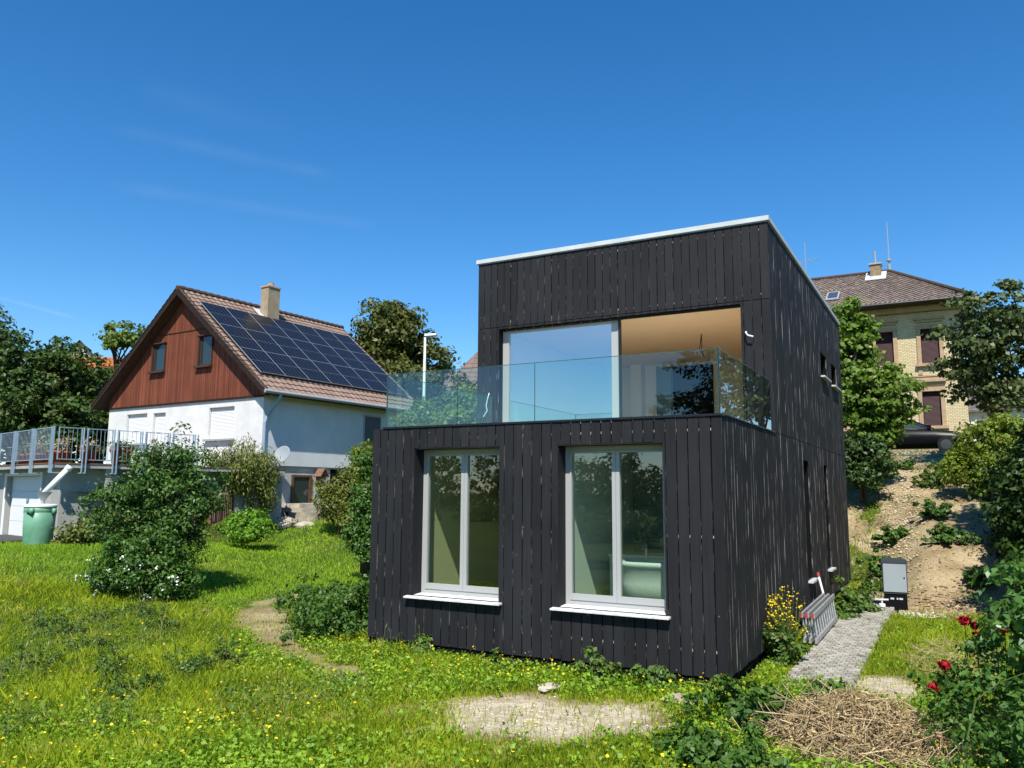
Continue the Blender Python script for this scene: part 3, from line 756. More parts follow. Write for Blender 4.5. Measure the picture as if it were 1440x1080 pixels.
# upper sliding door: fixed left leaf, open right half
y = HB+.19; a, b, z0, z1 = -5.36, -.51, 3.1, 5.56
w = MB(); w.box((a, y, z0), (a+.10, y+.1, z1)); w.box((a+.10, y, z1-.07), (-2.84, y+.1, z1)); w.box((a+.1, y, z0), (b, y+.1, z0+.05))
w.box((-2.98, y-.02, z0+.05), (-2.84, y+.06, z1-.071)); w.box((a+.102, y-.004, z0+.052), (a+.14, y+.06, z1-.072))
f = w.build('sliding_door', MT['frame'], hs)
gl = MB(); gl.add([(a+.14, y+.03, z0+.05), (-2.98, y+.03, z0+.05), (-2.98, y+.03, z1-.07), (a+.14, y+.03, z1-.07)], [(0, 1, 2, 3)]); gl.build('pane', MT['pane_up'], f)
mb = MB(); mb.box((a, y-.06, z1-.03), (b, y-.002, z1-.002)); mb.box((-2.83, y-.05, z0+.05), (-2.79, y+.02, z1-.032)); mb.build('door_track', MT['black_metal'], f)
mb = MB()
for k in range(12):
    mb = MB(); mb.box((a+.12+k*.205, y-.068, z1-.022), (a+.135+k*.205, y-.061, z1-.008)); mb.build('screw', MT['alu'], f)
# side windows, seen nearly edge on
for a, b, z0, z1 in sides:
    w = MB(); x = -.2
    for q in ((a, a+.06, z0, z1), (b-.06, b, z0, z1), (a+.06, b-.06, z0, z0+.06), (a+.06, b-.06, z1-.06, z1)):
        w.box((x-.06, q[0], q[2]), (x, q[1], q[3]))
    f = w.build('side_window', MT['black_metal'], hs)
    gl = MB(); gl.add([(x-.03, a+.06, z0+.06), (x-.03, b-.06, z0+.06), (x-.03, b-.06, z1-.06), (x-.03, a+.06, z1-.06)], [(0, 1, 2, 3)]); gl.build('pane', MT['dark_glass'], f)
    si = MB(); si.hexa([(x, a-.04, z0-.04), (.09, a-.04, z0-.05), (.09, b+.04, z0-.05), (x, b+.04, z0-.04), (x, a-.04, z0+.004), (.09, a-.04, z0-.012), (.09, b+.04, z0-.012), (x, b+.04, z0+.004)])
    si.build('window_sill', MT['trim'], hs)
# glass balustrade
bl = MB(); xs = [-5.44, -4.073, -2.73, -1.402, -.03]
for p, q in zip(xs[:-1], xs[1:]):
    g = MB(); g.add([(p+.004, .05, 3.30), (q-.004, .05, 3.30), (q-.004, .05, 4.16), (p+.004, .05, 4.16)], [(0, 1, 2, 3)])
    gp = g.build('glass_panel', MT['balu'], hs)
    e = MB(); e.box((p+.004, .044, 4.16), (q-.004, .056, 4.168)); e.box((q-.006, .043, 3.301), (q-.001, .057, 4.16)); e.build('glass_edge', MT['glass_edge'], gp)
for x in (-5.43, -.035):
    g = MB(); g.add([(x, .06, 3.306), (x, HB-.02, 3.306), (x, HB-.02, 4.16), (x, .06, 4.16)], [(0, 1, 2, 3)])
    gp = g.build('glass_panel', MT['balu'], hs)
    e = MB(); e.box((x-.006, .06, 4.16), (x+.006, HB-.02, 4.168)); e.box((x-.007, .043, 3.31), (x+.007, .062, 4.17)); e.build('glass_edge', MT['glass_edge'], gp)
# loose white cables on the upper wall
mb = MB(); mb.tube([(-5.56, HB-.01, 4.26), (-5.57, HB-.05, 4.15), (-5.6, HB-.06, 4.0), (-5.58, HB-.05, 3.9), (-5.66, HB-.06, 3.78)], .011, 6); mb.build('cable', MT['white_pl'], hs)
mb = MB(); mb.tube([(-.42, HB-.0, 5.05), (-.42, HB-.06, 5.03), (-.38, HB-.09, 4.97), (-.29, HB-.08, 4.94)], .013, 6); mb.build('cable', MT['white_pl'], hs)

# bathtub and boxed panel behind the right window
t = thing('bathtub', 'white bathtub standing just inside the right lower window', 'bathtub', (-1.32, 1.15, .68))
mb = MB()
ring = lambda rx, ry, z, n=28: [(rx*abs(math.cos(k*2*math.pi/n))**.6*math.copysign(1, math.cos(k*2*math.pi/n)), ry*abs(math.sin(k*2*math.pi/n))**.6*math.copysign(1, math.sin(k*2*math.pi/n)), z) for k in range(n)]
R_ = [ring(.44, .27, 0), ring(.47, .31, .3), ring(.50, .34, .53), ring(.53, .37, .55), ring(.53, .37, .61), ring(.46, .31, .61), ring(.40, .25, .3), ring(.3, .2, .12)]
vs = sum(R_, []); n = 28
mb.add(vs, [(i*n+k, i*n+(k+1) % n, (i+1)*n+(k+1) % n, (i+1)*n+k) for i in range(len(R_)-1) for k in range(n)]+[tuple(range(n))[::-1], tuple(range((len(R_)-1)*n, len(R_)*n))])
mb.build('basin', MT['tub'], t, smooth=True)
mb = MB(); mb.lathe([(.022, .64), (.022, .80), (.03, .80), (.03, .83), (.001, .84)], (-.2, .2, 0), 12); mb.tube([(-.2, .2, .79), (-.2, .08, .81), (-.2, .02, .77)], .014, 8); mb.build('tap', MT['alu'], t, smooth=True)
t = thing('tub_surround', 'low white boxed ledge behind the bathtub', 'ledge', (-1.3, 1.95, .68))
mb = MB(); mb.box((-.95, -.25, 0), (.63, .4, .60)); mb.build('body', MT['tub'], t); mb = MB(); mb.box((-.97, -.275, .602), (.65, .42, .64)); mb.build('top', MT['tub'], t)

# ------------------------------------------------------------------ neighbouring house with solar roof
NH = thing('gabled_house', 'white rendered house with brown boarded gable and solar panels on its roof', 'house', (-25.86, 11.87, 0), -.066)
S_, ZE, ZR, RL, WU = 5.77, 6.09, 10.796, 9.67, 5.21
sl = (ZR-ZE)/S_; SLEN = math.hypot(S_, ZR-ZE)
V0, V1, HWL = .456, 9.25, 5.94
gp = lambda u, d, z: (u, V0-d, z)
gops = [(-3.8, -2.3, 4.3, 5.61), (-1.85, -.98, 4.2, 5.58), (1.93, 3.5, 4.33, 5.62)]
mb = MB(); slab_open(mb, -WU, WU, -.3, HWL, gops, gp, 0, -.26)
mb.box((-WU+.3, V0+.262, -.3), (WU-.3, V0+.3, HWL))
mb.build('gable_wall', MT['render_w'], NH)
mb = MB(); mb.box((WU-.25, V0+.262, 3.26), (WU, V1, 6.3)); mb.box((-WU, V0+.262, -.3), (-WU+.25, V1, 6.3)); mb.box((-WU+.25, V1-.25, -.3), (WU-.25, V1, 6.3))
mb.build('side_wall', MT['render_side'], NH)
mb = MB(); mb.box((WU-.4, V0+.262, -.3), (WU-.09, V1, 3.2)); mb.build('cellar_wall', MT['cellar'], NH)
mb = MB(); mb.box((WU-.3, V0+.264, 3.2), (WU-.03, V1-.01, 3.26)); mb.build('ledge', MT['grey_metal'], NH)
# boarded gable
ztop = lambda u: ZR-sl*abs(u)-.26
mb = MB(); mb.prism([(-WU+.02, V0+.02, HWL), (WU-.02, V0+.02, HWL), (WU-.02, V0+.02, ztop(WU)), (0, V0+.02, ztop(0)), (-WU+.02, V0+.02, ztop(WU))], (0, .2, 0)); mb.build('gable_backing', MT['darkwood'], NH)
wops = [(-2.0, -1.2, 7.4, 8.55), (1.2, 1.97, 7.4, 8.6)]
mb = MB(); clad(mb, -WU-.02, 0, HWL+.02, ztop, wops, lambda u, d, z: (u, V0+.015-d, z), bw=.125, gap=.008, th=.05, edge=1, split=8.98, jit=.004)
clad(mb, 0, WU+.02, HWL+.02, ztop, wops, lambda u, d, z: (u, V0+.015-d, z), bw=.125, gap=.008, th=.05, edge=1, split=8.98, jit=.004)
mb.build('gable_boards', [MT['brownwood'], MT['darkwood']], NH)
mb = MB(); mb.box((-WU-.03, V0-.075, HWL-.05), (WU+.03, V0-.002, HWL+.018)); mb.box((-1.75, V0-.055, 8.965), (1.75, V0-.036, 8.995)); mb.build('drip_board', MT['darkwood'], NH)
for a, b, z0, z1 in wops:
    f = MB()
    f.box((a-.09, V0-.14, z0), (a, V0+.02, z1+.04)); f.box((b, V0-.10, z0), (b+.03, V0+.02, z1+.04)); f.box((a-.13, V0-.17, z1+.041), (b+.06, V0+.01, z1+.09)); f.box((a-.2, V0-.2, z0-.09), (b+.06, V0+.02, z0-.001))
    f = f.build('gable_window', MT['win_brown'], NH)
    g = MB(); g.box((a+.0, V0-.03, z0), (b, V0+.015, z1)); g.build('pane', MT['dark_glass'], f)
    g = MB(); g.box((a+.002, V0-.05, z0), (a+.06, V0-.031, z1)); g.box((b-.06, V0-.05, z0), (b-.002, V0-.031, z1)); g.box((a+.06, V0-.05, z0), (b-.06, V0-.031, z0+.06)); g.build('window_frame', MT['win_brown'], f)
# roller shutters on the white gable wall
for k, (a, b, z0, z1) in enumerate(gops):
    w = MB(); n = int((z1-z0)/.055)
    for i in range(n):
        zz = z0+i*(z1-z0)/n; hz = (z1-z0)/n
        w.hexa([(a+.02, V0+.10, zz+.004), (b-.02, V0+.10, zz+.004), (b-.02, V0+.14, zz), (a+.02, V0+.14, zz), (a+.02, V0+.115, zz+hz-.004), (b-.02, V0+.115, zz+hz-.004), (b-.02, V0+.14, zz+hz), (a+.02, V0+.14, zz+hz)])
    f = w.build('window_shutter', MT['shutter'], NH)
    if k != 1:
        s = MB(); s.box((a-.12, V0-.16, z0-.08), (b+.1, V0+.09, z0-.003)); s.build('window_sill', MT['grey_metal'], f)
# side wall openings
w = MB(); a, b, z0, z1 = 6.08, 7.1, 3.9, 5.6; X = WU
w.box((X, a-.05, z0), (X+.05, a, z1)); w.box((X, b, z0), (X+.05, b+.05, z1)); w.box((X, a-.05, z1+.001), (X+.06, b+.05, z1+.06))
f = w.build('side_window', MT['grey_metal'], NH)
g = MB(); g.box((X+.002, a+.002, z0+.55), (X+.03, b-.002, z1-.002)); g.build('blind', mat('grey_blind', (.085, .10, .11), rough=.7), f)
g = MB(); g.box((X+.002, a+.002, z0), (X+.012, b-.002, z0+.549)); g.build('pane', MT['dark_glass'], f)
w = MB(); a, b, z0, z1 = 2.08, 3.14, 1.68, 2.92; X = WU-.09
w.box((X, a, z0-.12), (X+.07, a+.09, z1)); w.box((X, b-.13, z0-.12), (X+.07, b, z1)); w.box((X, a+.09, z1-.08), (X+.07, b-.13, z1)); w.box((X, a+.09, z0-.12), (X+.07, b-.13, z0+.05))
f = w.build('cellar_door', mat('door_brown', (.12, .055, .03), rough=.6), NH)
g = MB(); g.box((X+.002, a+.09, z0+.05), (X+.02, b-.13, z1-.08)); g.build('pane', MT['dark_glass'], f)
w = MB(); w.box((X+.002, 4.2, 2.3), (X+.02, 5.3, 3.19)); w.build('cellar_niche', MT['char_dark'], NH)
# roof
mb = MB()
for sgn in (-1, 1):
    up = [(0, 0, ZR-.05), (sgn*S_, 0, ZE-.05), (sgn*S_, 0, ZE-.2), (0, 0, ZR-.25)]
    mb.prism(up if sgn > 0 else up[::-1], (0, RL, 0), 1)
    # interlocking tiles: rolled profile along the ridge, stepped courses down the slope
    nv = int(RL/.05); nc = 22; vs = []; fs = []
    for c in range(nc):
        for e in (0, 1):
            tt = (c+e)/nc
            for i in range(nv+1):
                v = -.03+i*(RL+.06)/nv; ph = (v/.30) % 1.0
                hgt = .03*(.5+.5*math.cos(2*math.pi*ph))**1.5+(.028 if e else .0)+.012*random.random()*0
                u = (S_+.06)*tt
                vs.append((sgn*(u+hgt*.6), v, ZR-sl*u+hgt+.0))
    row = nv+1
    for r in range(2*nc-1):
        for i in range(nv):
            q = (r*row+i, r*row+i+1, (r+1)*row+i+1, (r+1)*row+i)
            fs.append(q if sgn < 0 else q[::-1])
    mb.add(vs, fs, [1 if (k//nv) % 2 else 0 for k in range(len(fs))])
    # barge boards and verge tiles
    for v in (-.05, RL+.002):
        p = [(sgn*.0, v, ZR+.05), (sgn*(S_+.05), v, ZE+.02), (sgn*(S_+.05), v, ZE-.24), (0, v, ZR-.28)]
        mb.prism(p if sgn > 0 else p[::-1], (0, .048, 0), 2)
    for c in range(24):
        u0, u1 = S_*c/24, S_*(c+1)/24
        mb.hexa([(sgn*u0, -.075, ZR-sl*u0+.03), (sgn*u0, .14, ZR-sl*u0+.03), (sgn*u1, .14, ZR-sl*u1+.055), (sgn*u1, -.075, ZR-sl*u1+.055),
                 (sgn*u0, -.075, ZR-sl*u0+.055), (sgn*u0, .14, ZR-sl*u0+.055), (sgn*u1, .14, ZR-sl*u1+.09), (sgn*u1, -.075, ZR-sl*u1+.09)], 1 if c % 1 else 3)
n = 28
for i in range(n):
    v = -.06+i*(RL+.12)/n
    mb.tube([(0, v, ZR+.02), (0, v+(RL+.12)/n+.03, ZR+.035)], [.10, .125], 10, 1)
roof = mb.build('roof', [MT['tile'], MT['tile_edge'], MT['darkwood'], MT['tile_edge']], NH)
# chimney
ch = MB(); ch.box((.50, 3.95, 9.6), (1.02, 4.62, 11.62)); chim = ch.build('chimney', mat('chimney_render', (.36, .29, .20), (.28, .22, .15), 4, .9, .1), roof)
c2 = MB(); c2.box((.46, 3.91, 11.621), (1.06, 4.66, 11.69)); c2.lathe([(.16, 11.69), (.14, 11.86), (.15, 11.88)], (.76, 4.28, 0), 12); c2.build('chimney_cap', MT['sandst'], chim)
c2 = MB(); zf = lambda u: ZR-sl*u+.07
c2.hexa([(.3, 3.7, zf(.3)), (.3, 4.85, zf(.3)), (1.45, 4.85, zf(1.45)), (1.45, 3.7, zf(1.45)), (.3, 3.7, zf(.3)+.03), (.3, 4.85, zf(.3)+.03), (1.45, 4.85, zf(1.45)+.03), (1.45, 3.7, zf(1.45)+.03)]); c2.build('flashing', mat('lead_flashing', (.50, .50, .50), rough=.5), chim)
# solar panels: 3 rows of 7
def solar_glass():
    m, t, n, l = nodes('solar_glass'); o = N(t, 'ShaderNodeOutputMaterial'); p = N(t, 'ShaderNodeBsdfPrincipled'); l.new(p.outputs[0], o.inputs[0])
    tc = N(t, 'ShaderNodeTexCoord'); sp = N(t, 'ShaderNodeSeparateXYZ'); l.new(tc.outputs['Object'], sp.inputs[0])
    def lines(s, per, w):
        a = mathn(t, 'MODULO', mathn(t, 'ADD', s, 10.0*per), per)
        return mathn(t, 'LESS_THAN', a, w)
    f = mathn(t, 'MAXIMUM', lines(sp.outputs[1], .2015, .018), lines(sp.outputs[0], .146, .006))
    l.new(mixc(t, f, (.006, .007, .012), (.060, .066, .078)), p.inputs['Base Color'])
    p.inputs['Roughness'].default_value = .2; p.inputs['Specular IOR Level'].default_value = .14
    return m
sg = solar_glass(); fm = mat('panel_frame', (.24, .25, .26), rough=.4, spec=.5)
dirx = np.array([S_, 0, ZE-ZR])/SLEN; nrm = np.array([ZR-ZE, 0, S_])/SLEN
pw, ph_ = (9.24-.364)/7, 1.745
proto = None
ang = math.atan2(ZR-ZE, S_)
for r in range(3):
    for c in range(7):
        a = 1.152+r*1.76; v = .364+c*pw
        org = np.array([0, v, ZR])+dirx*a+nrm*.13
        if proto is None:
            p = MB(); p.box((0, 0, 0), (ph_, pw-.012, .034), 0)
            p.box((.013, .013, .034), (ph_/2-.008, pw-.025, .0365), 1); p.box((ph_/2+.008, .013, .034), (ph_-.013, pw-.025, .0365), 1)
            proto = p.build('solar_panel', [fm, sg], roof); o = proto
        else:
            o = proto.copy(); COL.objects.link(o); o.parent = roof
        o.location = tuple(org); o.rotation_euler = (0, ang, 0)
# gutter and downpipe
g = MB(); g.tube([(S_+.07, -.05, ZE-.06), (S_+.07, RL, ZE-.06)], .075, 10); g.build('gutter', MT['grey_metal'], NH)
g = MB(); g.tube([(S_+.06, .75, ZE-.1), (S_-.0, .72, ZE-.3), (WU+.09, .58, ZE-.95), (WU+.06, .5, ZE-1.2), (WU+.06, .5, 2.2)], .06, 10); g.build('downpipe', MT['blueish'], NH)
def nb(u, v, z):
    c, s = math.cos(-.066), math.sin(-.066); return np.array([-25.86+c*u-s*v, 11.87+s*u+c*v, z])
# satellite dish
p0 = nb(WU+.55, 1.0, 3.66)
t = thing('satellite_dish', 'round grey satellite dish on the white house corner above the cellar', 'dish', p0, -.25)
d = MB(); prof = [(r, .24*(r/.44)**2*.44-.03) for r in (.02, .1, .18, .26, .32, .36)]
d.lathe(prof+[(.365, prof[-1][1]-.01), (.25, .0), (.1, -.045)], (0, 0, 0), 28, 0, 'y'); b = d.build('dish', MT['dish'], t, smooth=True); b.rotation_euler = (math.radians(24), 0, math.radians(200))
d = MB(); d.tube([(-.55, .1, -.1), (0, .06, -.05)], .025, 8); d.tube([(.0, -.05, -.42), (.3, -.55, -.1)], .016, 6); d.box((.24, -.63, -.14), (.34, -.52, -.04)); d.build('arm', MT['grey_metal'], t)
# nesting box below the ledge
t = thing('birdhouse', 'small wooden birdhouse hanging beside the cellar door', 'birdhouse', nb(WU+.06, 3.42, 2.6), -.066)
d = MB(); d.prism([(0, -.14, 0), (0, .14, 0), (0, .17, .34), (0, 0, .56), (0, -.17, .34)], (.26, 0, 0)); b = d.build('body', MT['logs'], t)
d = MB(); d.bar((.15, -.25, .27), (.15, 0, .6), .42, .03, 0, (0, -.8, .6)); d.bar((.15, .25, .27), (.15, 0, .6), .42, .03, 0, (0, .8, .6)); d.build('roof', MT['logs'], t)
d = MB(); d.lathe([(.035, .262), (.035, .268)], (0, 0, .3), 12, 0, 'x'); d.build('entrance_hole', MT['char_dark'], t)

# ------------------------------------------------------------------ garage with roof terrace
GA = math.radians(-12.5); GO = np.array([-21.13, 4.21, 0])
def gl_(x, y, z=0.0):
    return np.array([GO[0]+math.cos(GA)*x-math.sin(GA)*y, GO[1]+math.sin(GA)*x+math.cos(GA)*y, z])
G = thing('garage', 'pale concrete garage with white door under a terrace deck', 'garage', GO, GA)
dop = [(-5.35, -2.05, .2, 2.72)]
mb = MB(); slab_open(mb, -9, -.45, -.2, 2.93, dop, lambda u, d, z: (u, .4+d, z), 0, .35)
mb.box((-.80, .752, -.2), (-.45, 8.2, 2.93)); mb.box((-.447, 1.6, .2), (-.12, 1.95, 2.93)); mb.build('wall', MT['concrete'], G)
mb = MB(); mb.box((-9.2, 0, 2.932), (0, 8.0, 3.05)); mb.build('deck_slab', MT['concrete'], G)
mb = MB(); mb.box((-9.2, -.02, 3.052), (.02, 8.0, 3.085)); mb.build('deck_boards', mat('deck_edge', (.20, .11, .075), (.15, .08, .055), 6, .8), G)
mb = MB(); a, b, z0, z1 = dop[0]
for i in range(5):
    mb.box((a+.02, .58, z0+i*.504+.004), (b-.02, .62, z0+(i+1)*.504-.004))
mb.build('garage_door', MT['shutter'], G)
mb = MB(); mb.box((a-.10, .36, z0-.1), (a-.001, .399, z1+.1)); mb.box((b+.001, .36, z0-.1), (b+.1, .399, z1+.1)); mb.box((a-.001, .36, z1+.001), (b+.001, .399, z1+.1)); mb.build('door_frame', MT['white_wall'], G)
# railing: panels with bars, flat posts bent under the slab
rl = thing('terrace_railing', 'pale blue steel railing with thin bars around the terrace deck', 'railing', gl_(0, 0, 3.09), GA)
def rail_panel(p, q):
    p, q = np.array(p, float), np.array(q, float); L = np.linalg.norm(q-p); d = (q-p)/L; z = np.array([0, 0, 1.0])
    m_ = MB(); w = .022
    m_.bar(p+z*1.06, q+z*1.06, .024, .024); m_.bar(p+z*.10, q+z*.10, .024, .024); m_.bar(p+z*.56, p+(q-p)*.5+z*.56, .02, .02)
    k = max(3, int(L/.115))
    for i in range(1, k):
        a = p+d*L*i/k
        m_.bar(a+z*.115, a+z*(1.045 if i % 3 else 1.045), .0095, .0095, 0, d)
    for a in (p, q): m_.bar(a+z*.085, a+z*1.075, .03, .03, 0, d)
    m_.build('railing_panel', MT['blueish'], rl)
def rail_post(p, n_):
    p = np.array(p, float); n_ = np.array(n_, float); z = np.array([0, 0, 1.0]); t_ = np.cross(n_, z)
    m_ = MB()
    for o in (-.055, .055):
        m_.bar(p+t_*o-z*.30+n_*.03, p+t_*o+z*1.08+n_*.03, .018, .07, 0, n_)
    m_.bar(p+n_*.05-z*.31, p-n_*.22-z*.31, .16, .03); m_.build('railing_post', MT['blueish'], rl)
ys = [-.02, .83, 1.75, 2.63, 3.54, 4.42]
for i, (a, b) in enumerate(zip(ys[:-1], ys[1:])): rail_panel((.04, a+.10, 0), (.04, b-.10, 0))
for b in ys[1:]: rail_post((.05, b, 0), (1, 0, 0))
fx = [0.0, -1.65, -3.3, -4.95, -6.6, -8.25]
for a, b in zip(fx[:-1], fx[1:]): rail_panel((a-.12, -.04, 0), (b+.12, -.04, 0))
for b in fx: rail_post((b, -.05, 0), (0, -1, 0))
# plant pots on the deck
def pot(x, y, r, h, dry, label, tall):
    t = thing('flower_pot', label, 'flower pot', gl_(x, y, 3.087), random.uniform(0, 6), 'terracotta pots along the terrace railing')
    m_ = MB(); m_.lathe([(r*.68, 0), (r*.95, h*.8), (r*1.06, h*.8), (r*1.08, h), (r*.93, h), (r*.9, h*.86), (.01, h*.86)], (0, 0, 0), 20); m_.build('pot', MT['terra'], t, smooth=True)
    P, cc = crown_leaves([(0, 0, h+tall*.5, r*1.2, r*1.2, tall*.55)], 14, 12, .16, .085, inner=.0)
    P2 = P; quads('plant', P2, MT['straw'] if dry else LF['weep'], t)
    s = MB()
    for q in cc: s.tube([(0, 0, h*.8), (q[0]*.5, q[1]*.5, h+(q[2]-h)*.6), q], [.008, .006, .003], 4)
    s.build('plant_stem', MT['straw'], t)
for args in ((-.55, .45, .2, .36, 1, 'terracotta pot with dry plant just inside the railing corner', .45), (-1.45, .5, .24, .42, 0, 'red pot behind the front railing, first left of the corner one', .35),
             (-2.35, .45, .2, .34, 0, 'small red pot behind front railing above garage door centre', .3), (-3.1, .5, .24, .36, 1, 'pot with pale dry plant behind front railing over garage door', .5),
             (-4.0, .45, .22, .36, 0, 'red pot with green plant behind front railing at picture edge', .35), (-.3, 1.1, .26, .42, 1, 'wide terracotta pot behind the railing left of the diagonal pipe', .45),
             (-.28, 1.98, .24, .5, 0, 'tall red pot against the white house wall behind railing', .3), (-.3, 2.25, .19, .48, 0, 'narrow dark red pot beside the tall red one', .25),
             (-.28, 3.15, .24, .45, 0, 'terracotta pot half hidden by the elder bush top', .4)): pot(*args)
# rain barrel, funnel and diagonal pipe
bp = at(52, 772, 23.2); bz = float(H(bp[0], bp[1]))
t = thing('rain_barrel', 'green plastic rain barrel with white rim in front of the garage', 'barrel', (bp[0], bp[1], bz))
h = 1.17
d = MB(); d.lathe([(.36, -.05), (.38, .05), (.405, .5), (.415, h-.24), (.40, h-.23), (.415, h-.2), (.42, h-.06)], (0, 0, 0), 32)
for k in range(4):
    a = k*math.pi/2+.4; d.box((.40*math.cos(a)-.11, .40*math.sin(a)-.05, h-.26), (.40*math.cos(a)+.11, .40*math.sin(a)+.05, h-.1))
d.build('body', MT['barrel'], t, smooth=True)
d = MB(); d.lathe([(.44, h-.06), (.44, h-.015), (.40, h+.02), (.05, h+.03)], (0, 0, 0), 32); d.build('lid', MT['white_pl'], t)
d = MB(); d.lathe([(.045, h+.03), (.05, h+.12), (.22, h+.36), (.225, h+.37), (.2, h+.36), (.04, h+.15)], (.06, .02, 0), 24); d.build('funnel', MT['grey_metal'], t)
fp = np.array([bp[0]+.08, bp[1]+.02, bz+h+.33]); tp = at(98, 657, 23.9)
t = thing('drainpipe', 'white diagonal drainpipe leading from terrace down to the barrel funnel', 'pipe', fp)
d = MB(); d.tube([(0, 0, 0), tp-fp], .085, 14); d.build('pipe', MT['white_pl'], t, smooth=True)
dv = unit((tp-fp)[None])[0]; d = MB(); d.tube([tp-fp-dv*.10, tp-fp+dv*.02], .105, 14); d.tube([dv*.9, dv*1.0], .10, 14); d.build('coupling', MT['white_pl'], t, smooth=True)
# palisade of half logs holding the embankment
def palisade(name, label, pts, h0, h1):
    pts = np.array(pts, float); t = None; mb = MB(); o = np.array([pts[0][0], pts[0][1], float(H(*pts[0]))])
    for a, b in zip(pts[:-1], pts[1:]):
        L = np.linalg.norm(b-a); n = int(L/.10)
        for i in range(n):
            p = a+(b-a)*(i+.5)/n; z = float(H(p[0], p[1])); h = random.uniform(h0, h1)
            mb.lathe([(.047, z-.3), (.047, z+h-.03), (.03, z+h)], (p[0]+random.uniform(-.01, .01), p[1], 0), 8)
    return tag(mb.build(name, MT['logs'], None, origin=o), label, 'edging')
palisade('log_edging', 'brown log edging under the dry ivy left of the elder bush', [at(215, 765, 24.6)[:2], at(275, 765, 25.4)[:2]], .7, 1.0)
palisade('log_edging', 'brown log edging between elder bush and bright green bush', [at(292, 760, 27.3)[:2], at(326, 748, 28.6)[:2]], .8, 1.15)
dr_ = MB(); q_ = [gl_(-9, -3.4), gl_(-2.0, -2.2), gl_(-1.5, -.6), gl_(-1.75, .55), gl_(-9, .55)]
dr_.prism([(p[0], p[1], float(H(p[0], p[1]))+.03) for p in q_], (0, 0, .03)); struct(dr_.build('driveway', mat('asphalt', (.055, .055, .058), (.085, .085, .085), 12, .9, .1, bump=.4)))
# natural stone steps and boulders below the cellar door
def boulder(P, r, label, group=None, flat=.6):
    bm = MB(); n1, n2 = 9, 7; vs = []; k = random.uniform(0, 9)
    for i in range(1, n2):
        for j in range(n1):
            th = math.pi*i/n2; ph = 2*math.pi*j/n1; rr = r*(1+.22*math.sin(3*ph+k)*math.sin(2*th+k)+random.uniform(-.1, .1))
            vs.append((rr*math.sin(th)*math.cos(ph)*1.2, rr*math.sin(th)*math.sin(ph), rr*math.cos(th)*flat))
    vs += [(0, 0, r*flat), (0, 0, -r*flat)]; N_ = (n2-1)*n1
    fs = [(i*n1+j, i*n1+(j+1) % n1, (i+1)*n1+(j+1) % n1, (i+1)*n1+j)[::-1] for i in range(n2-2) for j in range(n1)]
    fs += [(N_, j, (j+1) % n1) for j in range(n1)]+[(N_+1, (n2-2)*n1+(j+1) % n1, (n2-2)*n1+j) for j in range(n1)]
    bm.add(vs, fs); o = bm.build('boulder', MT['stone']); o.location = tuple(map(float, P)); o.rotation_euler = (0, 0, random.uniform(0, 6))
    return tag(o, label, 'boulder', group)
t = thing('stone_steps', 'pale natural stone steps leading up to the cellar door', 'steps', nb(WU+.9, 2.6, .9), -.066)
for k in range(5):
    d = MB(); z = .05+k*.17; x0 = .75-k*.24
    poly = [(x0-.9+random.uniform(-.05, .05), -.95, z), (x0+.05, -.85+random.uniform(-.1, .1), z), (x0+.18, -.1, z), (x0+.1, .75+random.uniform(-.1, .1), z), (x0-.9, .85, z)]
    d.prism(poly, (0, 0, .165)); d.build('step', MT['stone'], t)
for k in range(6):
    d = MB(); d.lathe([(.07, -.4), (.07, .25), (.05, .27)], (1.05-.02*k, .05+k*.2, 0), 10); d.build('edging_post', MT['stone'], t, smooth=True)
boulder(nb(WU+1.0, .9, 1.05), .45, 'grey boulder in shade at the foot of the house corner')
boulder(nb(WU+1.6, 1.35, .95), .33, 'small pale boulder left of the stone steps')
boulder(nb(WU+.6, 5.0, 2.45), .55, 'large pale boulder beside the dark cellar niche')
boulder(nb(WU+.9, 4.3, 2.15), .4, 'smaller pale boulder just below the large one')
boulder(nb(WU+.9, 3.7, 1.35), .6, 'brown boulder right of the cellar door under the shrub')

# ------------------------------------------------------------------ yellow brick house above the bank
YY = 38.0
Yh = thing('brick_house', 'old yellow brick house with sandstone window surrounds and hipped brown roof', 'house', (0, YY, 4.2))
def yb(u, d, z): return (u, d, z-4.2)
yops = [(.0-.78, .1, 9.35, 11.25), (1.46, 2.34, 9.35, 11.25), (1.36, 2.24, 5.95, 7.82), (-.83, .05, 5.95, 7.82), (-3.4, -2.5, 9.35, 11.25), (-3.45, -2.55, 5.95, 7.82)]
mb = MB(); slab_open(mb, -9, 3.47, 3.6, 12.55, yops, lambda u, d, z: yb(u, d, z), 0, .35)
mb.box(yb(-9, 8.65, 3.6), yb(3.47, 9.0, 12.55)); mb.box(yb(3.12, .351, 3.6), yb(3.47, 8.649, 12.55)); mb.box(yb(-9, .351, 3.6), yb(-8.65, 8.649, 12.55))
mb.build('wall', MT['brick_y'], Yh)
mb = MB(); mb.box(yb(-9.1, -.12, 3.6), yb(3.59, -.002, 5.15)); mb.box(yb(-9.06, -.09, 5.152), yb(3.55, -.002, 5.3)); mb.build('base_course', MT['sandst'], Yh)
mb = MB(); mb.box(yb(-9.05, -.06, 8.42), yb(3.53, -.001, 8.62)); mb.box(yb(-9.02, -.1, 8.622), yb(3.57, -.001, 8.68)); mb.box(yb(-9.1, -.35, 12.2), yb(3.8, .0-.001, 12.55)); mb.build('cornice', MT['sandst'], Yh)
